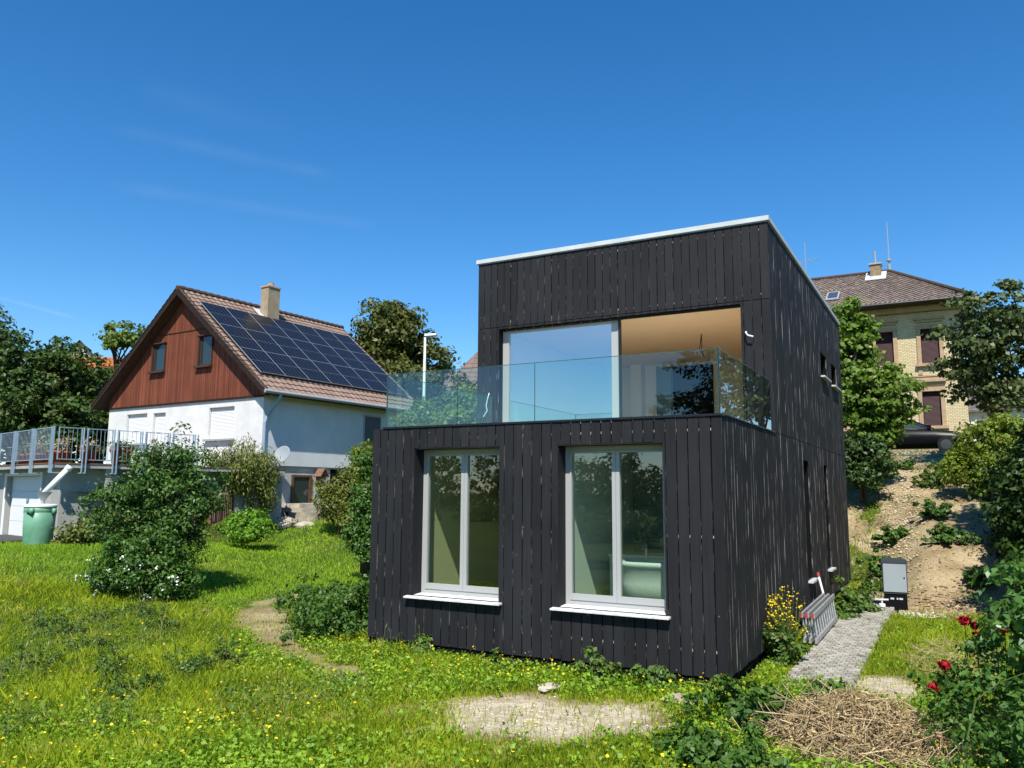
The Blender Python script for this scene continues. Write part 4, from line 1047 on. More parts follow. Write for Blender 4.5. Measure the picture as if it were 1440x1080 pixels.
for a, b, z0, z1 in yops:
    f = MB()
    f.box(yb(a-.2, -.07, z0), yb(a, .12, z1)); f.box(yb(b, -.07, z0), yb(b+.2, .12, z1)); f.box(yb(a-.22, -.09, z1+.002), yb(b+.22, .12, z1+.22))
    f.box(yb(a-.3, -.2, z0-.16), yb(b+.3, .12, z0-.003)); f.box(yb(a-.3, -.2, z1+.5), yb(b+.3, -.002, z1+.6)); f.box(yb(a-.2, -.1, z1+.36), yb(b+.2, -.003, z1+.499))
    f.box(yb(a-.2, -.05, z0-.6), yb(a, -.004, z0-.163)); f.box(yb(b, -.05, z0-.6), yb(b+.2, -.004, z0-.163))
    fr = f.build('window', MT['sandst'], Yh)
    s = MB(); n = 30
    for i in range(n):
        zz = z0+(z1-z0)*i/n; hz = (z1-z0)/n
        s.hexa([yb(a+.02, .09, zz+.003), yb(b-.02, .09, zz+.003), yb(b-.02, .15, zz), yb(a+.02, .15, zz), yb(a+.02, .115, zz+hz-.003), yb(b-.02, .115, zz+hz-.003), yb(b-.02, .15, zz+hz), yb(a+.02, .15, zz+hz)])
    s.build('shutter', MT['shutter_red'], fr)
# hipped roof with rows of plain tiles
def hip_roof():
    x0, x1, y0, y1, ze, zr = -9.9, 4.05, -1.05, 10.05, 12.62, 15.85
    ry = (y0+y1)/2; rx1 = -.12; rx0 = -6.4
    mb = MB()
    mb.add([yb(x0, y0, ze-.12), yb(x1, y0, ze-.12), yb(x1, y1, ze-.12), yb(x0, y1, ze-.12), yb(x0, y0, ze), yb(x1, y0, ze), yb(x1, y1, ze), yb(x0, y1, ze)],
           [(0, 3, 2, 1), (0, 1, 5, 4), (1, 2, 6, 5), (2, 3, 7, 6), (3, 0, 4, 7)], 1)
    n = 30
    def face(e0, e1, r0, r1):
        e0, e1, r0, r1 = map(np.array, (e0, e1, r0, r1)); dz_ = np.array([0, 0, -.03]); mb.add([e0+dz_, e1+dz_, r1+dz_, r0+dz_], [(0, 1, 2, 3)], 0)
        nn = np.cross(e1-e0, r0-e0); nn = nn/np.linalg.norm(nn); nn = nn if nn[2] > 0 else -nn
        for i in range(n):
            t0, t1 = i/n, (i+1)/n
            a, b = e0+(r0-e0)*t0, e1+(r1-e1)*t0; c, d = e1+(r1-e1)*t1, e0+(r0-e0)*t1
            o = nn*.014; L = np.linalg.norm(b-a); k = max(2, int(L/.24))
            for j in range(k):
                p, q = j/k, (j+1)/k; lift = nn*random.uniform(0, .010)
                A, B_, C_, D_ = a+(b-a)*p, a+(b-a)*(q-.012), d+(c-d)*(q-.012), d+(c-d)*p
                mb.add([A+o+lift, B_+o+lift, C_+lift*.3, D_+lift*.3, A, B_], [(0, 1, 2, 3), (4, 5, 1, 0)], [0, 1])
    face(yb(x0, y0, ze), yb(x1, y0, ze), yb(rx0, ry, zr), yb(rx1, ry, zr))
    face(yb(x1, y0, ze), yb(x1, y1, ze), yb(rx1, ry, zr), yb(rx1, ry, zr+.001))
    face(yb(x1, y1, ze), yb(x0, y1, ze), yb(rx1, ry, zr), yb(rx0, ry, zr))
    mb.tube([yb(rx0, ry, zr+.03), yb(rx1, ry, zr+.03)], .12, 8, 1); mb.tube([yb(rx1, ry, zr+.03), yb(x1, y0, ze+.06)], .11, 8, 1)
    return mb.build('roof', [mat('plain_tiles', (.125, .095, .080), (.215, .170, .145), 3, .85, .15, isl=.28), MT['tile_edge']], Yh)
yr = hip_roof()
mb = MB(); mb.tube([yb(-9.9, -1.13, 12.58), yb(4.1, -1.13, 12.58)], .08, 8); mb.build('gutter', MT['black_metal'], Yh)
d = MB(); d.box(yb(-1.12, 3.6, 14.9), yb(-.53, 4.3, 16.15)); c_ = d.build('chimney', mat('old_chimney', (.30, .21, .12), (.2, .14, .09), 5, .9), yr)
d = MB(); d.box(yb(-1.19, 3.53, 16.151), yb(-.46, 4.37, 16.25)); d.tube([yb(-.83, 3.9, 16.25), yb(-.83, 3.9, 17.05)], .06, 8); d.build('chimney_cap', MT['grey_metal'], c_)
kz = lambda y: 12.62+(y+1.05)*(15.85-12.62)/5.55+.05
d = MB(); d.hexa([yb(-1.4, 3.1, kz(3.1)), yb(-.25, 3.1, kz(3.1)), yb(-.25, 4.35, kz(4.35)), yb(-1.4, 4.35, kz(4.35)), yb(-1.4, 3.1, kz(3.1)+.05), yb(-.25, 3.1, kz(3.1)+.05), yb(-.25, 4.35, kz(4.35)+.05), yb(-1.4, 4.35, kz(4.35)+.05)]); d.build('flashing', MT['trim'], c_)
d = MB(); d.tube([yb(-.1, 4.5, 15.7), yb(-.1, 4.5, 16.3)], .09, 8); d.tube([yb(-.1, 4.5, 16.3), yb(-.1, 4.5, 17.0), yb(-.1, 4.5, 19.0)], [.04, .035, .02], 6); d.lathe([(.15, 16.5-4.2), (.15, 16.6-4.2)], (-.1, 4.5, 0), 10); d.build('roof_mast', MT['grey_metal'], yr)
d = MB(); d.tube([yb(-4.95, 4.5, 15.6), yb(-4.95, 4.5, 18.4)], .022, 6)
d.bar(yb(-5.8, 4.5, 16.95), yb(-4.2, 4.5, 17.25), .02, .02)
for k in range(7):
    x = -5.8+k*.26; z = 16.95+k*.049; d.bar(yb(x, 4.2, z), yb(x, 4.8, z), .02, .02); d.bar(yb(x, 4.5, z-.12), yb(x, 4.5, z+.12), .02, .02)
d.build('tv_antenna', MT['grey_metal'], yr)
d = MB(); k0 = lambda y: 12.62+(y+1.05)*(15.85-12.62)/5.55+.06
d.hexa([yb(-3.35, .35, k0(.35)), yb(-2.65, .35, k0(.35)), yb(-2.65, 1.5, k0(1.5)), yb(-3.35, 1.5, k0(1.5)), yb(-3.35, .35, k0(.35)+.06), yb(-2.65, .35, k0(.35)+.06), yb(-2.65, 1.5, k0(1.5)+.06), yb(-3.35, 1.5, k0(1.5)+.06)])
sk = d.build('skylight', MT['grey_metal'], yr)
d = MB(); d.add([yb(-3.27, .45, k0(.45)+.065), yb(-2.73, .45, k0(.45)+.065), yb(-2.73, 1.4, k0(1.4)+.065), yb(-3.27, 1.4, k0(1.4)+.065)], [(0, 1, 2, 3)]); d.build('pane', mat('skylight_pane', (.05, .06, .08), rough=.05, spec=.9), sk)

def simple_house(name, label, base, rz, w, d, h, rh, wall, tile, wins=(), oh=.4, chim=None, axis='x', hip=0.0):
    """gabled house; ridge along local x (axis='x') or along local y"""
    t = thing(name, label, 'house', base, rz)
    m_ = MB(); m_.box((-w/2, -d/2, -2), (w/2, d/2, h))
    if axis == 'x':
        m_.prism([(-w/2+hip, -d/2, h), (-w/2+hip, d/2, h), (-w/2+hip, 0, h+rh-.12)], (w-2*hip, 0, 0))
    else:
        m_.prism([(-w/2, -d/2, h), (0, -d/2, h+rh-.12), (w/2, -d/2, h)][::-1], (0, d, 0))
    m_.build('wall', wall, t)
    r = MB(); n = 14
    half = d/2 if axis == 'x' else w/2; ln = w if axis == 'x' else d
    for s in (-1, 1):
        for i in range(n):
            a, b = (half+oh)*i/n, (half+oh)*(i+1)/n; za, zb_ = h+rh-a*rh/half, h+rh-b*rh/half
            ha, hb = hip*(1-i/n), hip*(1-(i+1)/n); pts = [(-ln/2-oh+ha, s*a, za), (ln/2+oh-ha, s*a, za), (ln/2+oh-hb, s*b, zb_), (-ln/2-oh+hb, s*b, zb_)]
            top = [(p[0], p[1], p[2]+(.06 if k < 2 else .12)) for k, p in enumerate(pts)]
            if axis != 'x': pts = [(-p[1], p[0], p[2]) for p in pts]; top = [(-p[1], p[0], p[2]) for p in top]
            o = pts+top
            r.hexa(o if s < 0 else [o[3], o[2], o[1], o[0], o[7], o[6], o[5], o[4]])
    if hip:
        for q in (-1, 1):
            e = q*(ln/2+oh); tri = [(e, -half-oh, h-oh*rh/half+.1), (e, half+oh, h-oh*rh/half+.1), (e-q*hip, 0, h+rh+.05)]
            r.add(tri, [(0, 1, 2)], 0)
    rf = r.build('roof', tile, t)
    if chim:
        c = MB(); c.box((chim[0]-.3, chim[1]-.3, h), (chim[0]+.3, chim[1]+.3, h+rh+.7)); c.build('chimney', MT['sandst'], rf)
    for (x, z, ww, hh, yf) in wins:
        f = MB(); f.box((x-ww/2-.06, yf-.05, z-.06), (x+ww/2+.06, yf+.02, z+hh+.06)); f = f.build('window', MT['white_pl'], t)
        p = MB(); p.box((x-ww/2, yf-.056, z), (x+ww/2, yf-.03, z+hh)); p.build('pane', MT['dark_glass'], f)
    return t
P = at(1395, 600, 46)
simple_house('white_house', 'white house with dark roof glimpsed right of the yellow brick house', (P[0]+.2, P[1]+3, 4.3), -.1, 4.2, 6, 3.0, 1.9, MT['render_w'], MT['grey_tile'], [(-.2, 1.3, .9, 1.0, -3.0), (1.3, 1.3, .6, 1.0, -3)], .35)
P = at(655, 545, 66)
simple_house('brown_roof_house', 'distant house with large plain brown roof left of the black house', (P[0]+3.6, P[1], 4.5), .35, 9, 9, 5.0, 5.2, MT['render_side'], MT['brown_tile'], [(-3, 2.5, 1, 1.3, -4.5)], .5, (0, 0), hip=4.0)
P = at(618, 560, 78)
simple_house('pink_gable_house', 'distant pale pink house with steep brown gable behind the street lamp', (P[0]-1.5, P[1], 5.0), -.45, 7, 9, 6.2, 3.2, MT['pink_wall'], MT['brown_tile'], [(-1.2, 3, .9, 1.2, -4.5), (1.2, 3, .9, 1.2, -4.5)], .4, axis='y')
P = at(622, 585, 60)
simple_house('low_tiled_house', 'small distant house with low tiled roof between green shrubs', (P[0]-1.0, P[1], 4.0), -.5, 6, 5, 2.6, 1.6, MT['pink_wall'], MT['brown_tile'], [(-1.2, 1.2, .8, 1.0, -2.5), (1.2, 1.2, .8, 1.0, -2.5)], .4)
P = at(120, 494, 95)
simple_house('grey_gable_house', 'distant grey roofed house peeking above the dark hedge', (P[0], P[1], 11), .85, 5, 8, 5.0, 3.2, MT['render_w'], MT['grey_tile'], (), .4, axis='y')
P = at(158, 500, 85)
simple_house('orange_roof_house', 'distant house with bright orange tiled roof behind pale green tree', (P[0], P[1], 8.4), .85, 12, 9, 4.2, 3.6, MT['render_w'], MT['orange_tile'], (), .4)

# street lamp
P = at(596, 560, 40); zb = float(H(P[0], P[1])); zt = at(597, 472, 40)[2]
t = thing('street_lamp', 'tall grey street lamp with flat head behind the solar roofed house', 'street lamp', (P[0], P[1], zb))
d = MB(); d.tube([(0, 0, 0), (0, 0, 2), (0, 0, zt-zb)], [.11, .09, .06], 10); d.build('pole', MT['trim'], t, smooth=True)
d = MB(); d.tube([(0, 0, zt-zb-.05), (.08, .03, zt-zb+.03), (.3, .1, zt-zb+.06)], .05, 8); d.build('bracket', MT['trim'], t)
d = MB(); d.hexa([(.02, -.1, zt-zb+.05), (.6, .08, zt-zb+.08), (.55, .32, zt-zb+.08), (-.02, .12, zt-zb+.05), (.02, -.1, zt-zb+.17), (.6, .08, zt-zb+.17), (.55, .32, zt-zb+.17), (-.02, .12, zt-zb+.17)]); d.build('lamp_head', MT['white_pl'], t)

# ------------------------------------------------------------------ parked car on the upper street
def car():
    t = thing('parked_car', 'black car parked on the street above the dirt bank', 'car', (-1.0, 27.2, 3.99))
    st = [(0, .45, .82, .70), (.12, .30, .98, .80), (.55, .24, 1.02, .86), (1.2, .22, 1.0, .88), (2.2, .22, .96, .89), (3.0, .22, .93, .88), (3.6, .23, .86, .86), (4.05, .27, .76, .80), (4.28, .36, .66, .66)]
    vs = []; fs = []
    for x, zb_, zt_, w in st:
        for y, z in ((-w*.9, zb_), (-w, zb_+.18), (-w, (zb_+zt_)/2+.05), (-w*.93, zt_-.04), (-w*.80, zt_), (w*.80, zt_), (w*.93, zt_-.04), (w, (zb_+zt_)/2+.05), (w, zb_+.18), (w*.9, zb_)):
            vs.append((x, y, z))
    k = 10
    for i in range(len(st)-1):
        for j in range(k): fs.append((i*k+j, (i+1)*k+j, (i+1)*k+(j+1) % k, i*k+(j+1) % k))
    fs += [tuple(range(k)), tuple((len(st)-1)*k+j for j in range(k))[::-1]]
    m_ = MB(); m_.add(vs, fs); m_.build('body', MT['car'], t, smooth=True)
    rp = [(.35, 1.02, .68), (.62, 1.36, .60), (1.25, 1.46, .58), (2.0, 1.40, .58), (2.45, 1.22, .62), (3.0, .95, .70)]
    m_ = MB()
    for s in (-1, 1):
        for (xa, za, wa), (xb, zb2, wb) in zip(rp[:-1], rp[1:]): m_.bar((xa, s*wa, za), (xb, s*wb, zb2), .05, .06)
        for x, x2, za, zb2 in ((1.55, 1.5, .98, 1.43), (.8, .75, 1.0, 1.38)): m_.bar((x, s*.72, za), (x2, s*.60, zb2), .05, .1)
    for i in (1, 2): 
        (xa, za, wa), (xb, zb2, wb) = rp[i], rp[i+1]
        m_.hexa([(xa, -wa, za-.02), (xb, -wb, zb2-.02), (xb, wb, zb2-.02), (xa, wa, za-.02), (xa, -wa, za+.03), (xb, -wb, zb2+.03), (xb, wb, zb2+.03), (xa, wa, za+.03)])
    m_.build('roof', MT['car'], t)
    cg = glass('car_glass', (.35, .42, .38), .06, 1.2)
    for s in (-1, 1):
        for x0, x1, x2, x3 in ((.86, 1.48, 1.44, .82), (1.62, 2.85, 2.2, 1.56)):
            m_ = MB(); m_.add([(x0, s*.71, 1.0), (x1, s*.71, .98), (x3 if False else x2, s*.60, 1.34), (x3, s*.60, 1.40)], [(0, 1, 2, 3)]); m_.build('side_window', cg, t)
    m_ = MB(); m_.add([(3.0, -.66, .95), (3.0, .66, .95), (2.05, .56, 1.38), (2.05, -.56, 1.38)], [(0, 1, 2, 3)]); m_.build('windscreen', cg, t)
    m_ = MB(); m_.add([(.36, -.64, 1.02), (.36, .64, 1.02), (.64, .56, 1.34), (.64, -.56, 1.34)], [(0, 1, 2, 3)]); m_.build('rear_window', cg, t)
    for x in (.85, 3.4):
        for s in (-1, 1):
            m_ = MB(); m_.lathe([(.20, -.1), (.31, -.1), (.325, -.06), (.325, .06), (.31, .1), (.20, .1)], (x, s*.80, .32), 24, 0, 'y'); w_ = m_.build('wheel', MT['rubber'], t)
            m_ = MB(); m_.lathe([(.03, .11*s), (.2, .10*s), (.2, .06*s), (.02, .05*s)], (x, s*.80, .32), 16, 0, 'y'); m_.build('rim', MT['cab_dark'], w_)
    for s in (-1, 1):
        m_ = MB(); m_.box((4.1, s*.5-.16, .58), (4.27, s*.5+.16, .70)); m_.build('headlight', MT['white_pl'], t)
        m_ = MB(); m_.box((2.75, s*.80-.09, .98), (2.9, s*.80+.09, 1.1)); m_.build('mirror', MT['car'], t)
car()
# pale kerb stones at the edge of the street
kb = MB()
for k in range(11):
    x = -1.3+k*.42; kb.box((x, 25.55+random.uniform(-.03, .03), 3.55), (x+.38, 25.8, 4.0+random.uniform(-.05, .05)))
struct(kb.build('kerb', MT['stone']))

# ------------------------------------------------------------------ utility cabinet
bx = at(1255, 842, 16.6); bx = np.array([1.33, 9.1, float(H(1.33, 9.1))])
t = thing('utility_cabinet', 'grey utility cabinet over a black block for the shade underneath, beside the paved path', 'cabinet', bx, .10)
d = MB(); d.prism([(-.24, -.16, .36), (.24, -.16, .36), (.24, -.16, 1.0), (-.24, -.16, 1.0)], (0, .34, 0)); d.build('body', MT['cab_dark'], t)
d = MB(); d.prism([(-.265, -.18, 1.0), (.265, -.18, 1.0), (.25, -.18, 1.065), (.17, -.18, 1.09), (-.17, -.18, 1.09), (-.25, -.18, 1.065)], (0, .38, 0)); d.build('lid', MT['cab_dark'], t)
d = MB(); d.box((-.222, -.178, .40), (.222, -.161, .985)); dr = d.build('door', MT['cab'], t)
d = MB(); d.lathe([(.018, -.186), (.018, -.179)], (.18, 0, .7), 12, 0, 'y'); d.build('lock', MT['cab_dark'], dr)
d = MB(); d.box((-.22, -.14, -.05), (.22, .16, .358)); d.build('base', MT['char_dark'], t)  # solid black block in place of the shade in the open base
d = MB()
for x, w in ((-.07, .07), (.03, .03), (.1, .07)): d.box((x-w/2, -.148, .24), (x+w/2, -.141, .275))
d.build('cable_opening', MT['trim'], t)
px_ = at(1244, 851, 15.9)
t = thing('standpipe', 'short white standpipe with T handle in front of the utility cabinet', 'standpipe', (1.10, 8.55, float(H(1.1, 8.55))))
d = MB(); d.lathe([(.05, -.1), (.05, .14), (.065, .14), (.065, .19), (.05, .2)], (0, 0, 0), 14); d.build('pipe', MT['white_pl'], t)
d = MB(); d.tube([(0, 0, .19), (0, 0, .27)], .018, 8); d.tube([(-.13, 0, .275), (.13, 0, .285)], .02, 8); d.build('handle', MT['trim'], t)
def patch(name, label, cat, poly, m_, th=.02, kind=None):
    mb = MB(); P_ = [(x, y, float(H(x, y))+.006) for x, y in poly]; zc = max(p[2] for p in P_)
    mb.prism([(x, y, zc) for x, y, z in P_], (0, 0, th)); o = mb.build(name, m_, None, origin=(poly[0][0], poly[0][1], zc)); return tag(o, label, cat)
patch('black_patch', 'flat black patch on the ground left of the utility cabinet', 'foil', [(.62, 8.75), (.72, 8.5), (1.0, 8.35), (1.35, 8.45), (1.5, 8.8), (1.2, 9.0), (.8, 9.05)], MT['flat_black'], .012)  # thin flat black polygon on the ground beside the cabinet
def rubble(name, label, cx, cy, rx, ry, n, s0, s1, m_, zs=.6):
    x = cx+rx*rng.normal(size=n); y = cy+ry*rng.normal(size=n); vs = []; fs = []; mb = MB()
    for i in range(n):
        s = random.uniform(s0, s1); z = float(H(x[i], y[i])); j = [random.uniform(.6, 1.3) for _ in range(6)]
        a = random.uniform(0, 6); c_, s_ = math.cos(a), math.sin(a)
        v = [(s*j[0], 0, 0), (0, s*j[1], 0), (-s*j[2], 0, 0), (0, -s*j[3], 0), (s*.3*(j[5]-1), 0, s*zs*j[4]), (0, 0, -s*zs)]
        v = [(x[i]+c_*p[0]-s_*p[1], y[i]+s_*p[0]+c_*p[1], z+p[2]+s*.25) for p in v]
        mb.add(v, [(0, 1, 4), (1, 2, 4), (2, 3, 4), (3, 0, 4), (1, 0, 5), (2, 1, 5), (3, 2, 5), (0, 3, 5)])
    return stuff(tag(mb.build(name, m_), label, 'rubble'))
MT['clod'] = mat('soil_clod', (.22, .155, .09), (.34, .26, .16), 5, .95, .05, isl=.4)
MT['limestone'] = mat('limestone_rubble', (.56, .49, .33), (.42, .36, .23), 5, .95, .05, isl=.3)
rubble('gravel', 'white gravel strewn around the foot of the utility cabinet', 1.55, 8.5, .28, .16, 500, .015, .045, MT['gravel'])
rubble('soil_clods', 'brown clods of dug soil right of the utility cabinet', 2.4, 9.3, .65, .7, 900, .012, .07, MT['clod'])
rubble('bank_rubble', 'pale limestone rubble running down the middle of the bank', 1.15, 15.8, .42, 2.8, 1100, .012, .05, MT['limestone'])
rubble('bank_clods', 'loose brown soil clods all over the dirt bank', 2.4, 16, 1.8, 4, 1000, .012, .05, MT['clod'])
rubble('patch_stones', 'small pale stones on the bare sandy patch in the foreground', -1.5, -2.1, .7, .35, 380, .006, .026, MT['limestone'])
boulder((-.38, -.75, -.12), .17, 'flat grey stone in the grass by the black house corner', None, .3)
boulder((-2.0, -1.0, -.12), .15, 'flat pale stone at the rear edge of the sandy patch', None, .25)

# ------------------------------------------------------------------ ladder and pole by the side wall
A_ = np.array([.52, 3.45, -.06]); B_ = np.array([.48, 6.35, -.06])
t = thing('aluminium_ladder', 'grey aluminium multi section ladder lying on its side against the black wall', 'ladder', A_)
dv = unit((B_-A_)[None])[0]; L = np.linalg.norm(B_-A_)
for k, xo in enumerate((0.0, -.09, -.18)):
    for z in (.03, .42):
        d = MB(); d.bar(np.array([xo+.02*(z > .1)-.1*z, 0, z]), dv*L+np.array([xo-.1*z, 0, z]), .035, .075, 0); d.build('rail', MT['alu'], t)
    for i in range(10):
        p = dv*(.15+i*L/10.3); d = MB(); d.tube([p+np.array([xo, 0, .05]), p+np.array([xo-.045, 0, .40])], .018, 6); d.build('rung', MT['alu'], t)
for k, xo in enumerate((0.0, -.09, -.18)):
    for z in (.42,):
        d = MB(); d.box((xo-.1*z-.02, -.03, z-.04), (xo-.1*z+.02, -.036+.03, z+.04)); d.build('end_cap', MT['red_pl'], t)
P0 = np.array([.33, 6.55, -.12])
t = thing('broom_handle', 'white pole with red tip leaning on the black wall behind the ladder', 'pole', P0)
d = MB(); d.tube([(0, 0, 0), (-.20, .18, .78)], .022, 8); d.build('shaft', MT['white_pl'], t)
d = MB(); d.tube([(-.20, .18, .78), (-.22, .2, .86)], .028, 8); d.build('tip', MT['red_pl'], t)

# ------------------------------------------------------------------ trees and shrubs
def E_(px, py, D, rx, ry, k=1.0):
    p = at(px, py, D); s = D/FOC
    return (p[0], p[1], p[2], rx*s, rx*s*k, ry*s)
def gz(p, dz=0.0): return (p[0], p[1], float(H(p[0], p[1]))+dz)

# hedge of dark trees on the left behind the terrace
tree('broadleaf_tree', 'dark dense tree at the left picture edge behind the terrace', 'tree', gz(at(20, 640, 40)), [E_(15, 560, 40, 62, 85), E_(-30, 500, 40, 45, 62), E_(50, 600, 40, 50, 60)], 260, 58, .62, .26, 'hedge', .25, group='hedge trees behind the terrace')
tree('broadleaf_tree', 'dark dense tree in the middle of the hedge behind terrace corner', 'tree', gz(at(85, 640, 42)), [E_(85, 555, 42, 55, 72), E_(72, 520, 42, 30, 38), E_(95, 600, 41, 52, 55)], 240, 58, .62, .26, 'hedge', .25, group='hedge trees behind the terrace')
tree('broadleaf_tree', 'dark tree touching the left eave of the white house', 'tree', gz(at(140, 640, 44)), [E_(140, 582, 44, 42, 50), E_(150, 605, 43, 40, 50), E_(116, 552, 45, 20, 22)], 210, 56, .6, .26, 'hedge', .25, group='hedge trees behind the terrace')
tree('broadleaf_tree', 'taller blue green tree top just inside the left picture edge', 'tree', gz(at(-20, 640, 52)), [E_(-22, 490, 52, 32, 62), E_(-30, 560, 52, 45, 60)], 120, 56, .8, .3, 'dtree', .25, group='hedge trees behind the terrace')
tree('broadleaf_tree', 'lighter green tree between dark hedge and the brown gable', 'tree', gz(at(165, 640, 50)), [E_(174, 552, 50, 22, 36), E_(178, 570, 50, 22, 45)], 90, 50, .7, .28, 'lightg', .2)
tree('walnut_tree', 'light green airy tree rising behind the left roof slope', 'tree', gz(at(175, 640, 58)), [E_(158, 472, 58, 20, 20), E_(184, 468, 58, 17, 16), E_(172, 478, 58, 26, 10), E_(198, 480, 58, 16, 20)], 46, 42, .65, .32, 'lightg', .22, nl=14, flat=.6)
# big olive green tree behind the solar roof
tree('oak_tree', 'large olive green tree behind the solar roof and street lamp', 'tree', gz(at(560, 610, 50)), [E_(545, 480, 50, 48, 48), E_(520, 510, 50, 34, 42), E_(590, 510, 50, 40, 36), E_(560, 455, 50, 26, 30), E_(555, 535, 50, 70, 32)], 330, 60, .75, .30, 'olive', .35, nl=14)
# greenery seen through the glass balustrade
tree('round_shrub', 'bright yellow green shrub seen low through the balustrade beside the upper wall', 'shrub', gz(at(660, 650, 27)), [E_(656, 602, 27, 30, 36), E_(668, 585, 27, 14, 24), E_(622, 618, 27, 20, 22)], 120, 55, .42, .15, 'yshrub', .07, nl=7, trunks=3)
tree('round_shrub', 'mid green shrub seen through the balustrade next to white house roof end', 'shrub', gz(at(600, 650, 34)), [E_(596, 598, 34, 22, 32), E_(580, 605, 34, 18, 28), E_(618, 604, 34, 18, 18)], 120, 52, .5, .19, 'lightg', .08, nl=7, trunks=3)
tree('broadleaf_tree', 'blue green tree in front of the distant brown roofed house', 'tree', gz(at(650, 640, 48)), [E_(648, 570, 48, 30, 26), E_(662, 590, 48, 26, 30)], 90, 56, .7, .28, 'dtree', .2)
tree('blossom_bush', 'pale blossoming bush in front of the distant pink house', 'bush', gz(at(612, 640, 56)), [E_(610, 548, 56, 12, 22), E_(602, 575, 56, 14, 26)], 40, 40, .6, .26, 'hedge', .12, nl=5)
# right hand side: maple, plane tree, shrubs
tree('maple_tree', 'sunlit bright green maple at the rear corner of the black house', 'tree', gz(at(1213, 668, 26.5)),
     [E_(1198, 505, 26.5, 28, 66), E_(1226, 562, 26, 38, 46), E_(1256, 546, 26, 28, 22), E_(1212, 600, 26, 34, 40), E_(1190, 450, 27, 14, 28), E_(1206, 485, 27, 24, 40), E_(1246, 592, 26, 28, 26), E_(1276, 576, 26, 18, 11), E_(1242, 520, 26.2, 15, 9), E_(1196, 432, 27, 10, 14), E_(1222, 458, 27, 9, 12)], 430, 30, .34, .15, 'maple', .11, nl=24, trunks=2, aspect=.85, flat=.42, loose=.26)
tree('plane_tree', 'large dark grey green tree in front of the brick house right side', 'tree', gz(at(1405, 690, 28)),
     [E_(1398, 480, 28, 52, 56), E_(1366, 490, 28, 32, 46), E_(1420, 448, 28, 40, 36), E_(1385, 542, 28, 44, 22), E_(1440, 510, 28, 50, 48), E_(1346, 440, 28, 22, 20), E_(1336, 520, 28, 20, 14), E_(1404, 560, 28, 44, 16), E_(1324, 470, 28, 12, 18), E_(1372, 418, 28, 22, 14), E_(1410, 405, 28, 22, 12)], 330, 36, .38, .155, 'dtree', .14, nl=22, flat=.5, aspect=.8, loose=.24)
tree('round_shrub', 'yellow green shrub with reddish tips right of the parked car', 'shrub', gz(at(1400, 705, 23.5)),
     [E_(1384, 630, 23.5, 36, 34), E_(1412, 616, 23.5, 34, 30), E_(1370, 660, 23.3, 36, 26), E_(1392, 672, 23, 26, 24), E_(1425, 640, 23.5, 30, 50)], 230, 56, .3, .12, 'yshrub', .05, nl=12, trunks=4)
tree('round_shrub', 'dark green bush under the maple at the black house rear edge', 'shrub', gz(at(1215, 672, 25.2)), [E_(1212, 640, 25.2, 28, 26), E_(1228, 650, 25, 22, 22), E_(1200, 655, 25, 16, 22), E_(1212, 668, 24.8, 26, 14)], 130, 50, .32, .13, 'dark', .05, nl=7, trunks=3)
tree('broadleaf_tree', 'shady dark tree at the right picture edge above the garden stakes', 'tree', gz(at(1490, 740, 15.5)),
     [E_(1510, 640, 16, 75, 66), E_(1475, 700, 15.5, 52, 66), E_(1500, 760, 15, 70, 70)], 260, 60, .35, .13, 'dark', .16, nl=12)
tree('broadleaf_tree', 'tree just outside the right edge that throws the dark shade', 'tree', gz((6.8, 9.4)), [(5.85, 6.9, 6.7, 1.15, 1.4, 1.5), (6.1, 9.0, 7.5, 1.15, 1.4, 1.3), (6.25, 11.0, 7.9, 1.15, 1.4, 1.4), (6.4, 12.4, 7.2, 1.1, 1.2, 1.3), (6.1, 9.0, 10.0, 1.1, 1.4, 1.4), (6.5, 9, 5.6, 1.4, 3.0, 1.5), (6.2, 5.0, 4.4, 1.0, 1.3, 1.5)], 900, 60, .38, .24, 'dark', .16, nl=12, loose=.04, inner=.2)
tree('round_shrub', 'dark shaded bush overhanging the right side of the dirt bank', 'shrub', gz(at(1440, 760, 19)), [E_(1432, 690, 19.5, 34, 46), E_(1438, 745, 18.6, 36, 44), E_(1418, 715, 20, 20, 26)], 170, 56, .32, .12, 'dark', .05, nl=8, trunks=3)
# wooden stakes in the shade
for k, (px, py, D, lb) in enumerate(((1394, 688, 19.3, 'thin grey wooden stake standing left of the paler pair in the shade'), (1406, 690, 19.1, 'middle grey wooden stake in the shade under the dark tree'), (1413, 706, 18.9, 'rightmost pale wooden stake in the shade under the dark tree'))):
    p = at(px, py, D); z = float(H(p[0], p[1])); d = MB(); d.tube([(p[0], p[1], z-.2), (p[0]+.02, p[1]+.01, p[2])], [.035, .028], 7)
    tag(d.build('wooden_stake', MT['stake'], None, origin=(p[0], p[1], z)), lb, 'stake', 'stakes under the dark tree')

# elder bush on the left lawn and the plants around it
EB = np.array(gz(at(248, 826, 18.8)))
tree('elder_bush', 'big dark green elder bush standing alone on the left lawn', 'bush', EB,
     [E_(240, 690, 18.8, 56, 56), E_(215, 665, 18.6, 34, 34), E_(265, 668, 19, 32, 34), E_(185, 715, 18.6, 36, 32), E_(228, 745, 18.8, 44, 42), E_(262, 730, 18.9, 34, 46), E_(150, 738, 18.8, 28, 24), E_(250, 785, 18.8, 22, 34), E_(165, 700, 18.7, 26, 22), E_(285, 690, 19, 26, 26), E_(195, 645, 18.6, 14, 18), E_(285, 650, 19, 12, 18), E_(248, 640, 18.8, 14, 16), E_(128, 715, 18.6, 14, 16), E_(310, 705, 19.1, 12, 20), E_(215, 790, 18.4, 34, 34)], 460, 38, .30, .10, 'elder', .06, nl=22, trunks=5, flat=.6, aspect=.5, droop=.6, loose=.34)
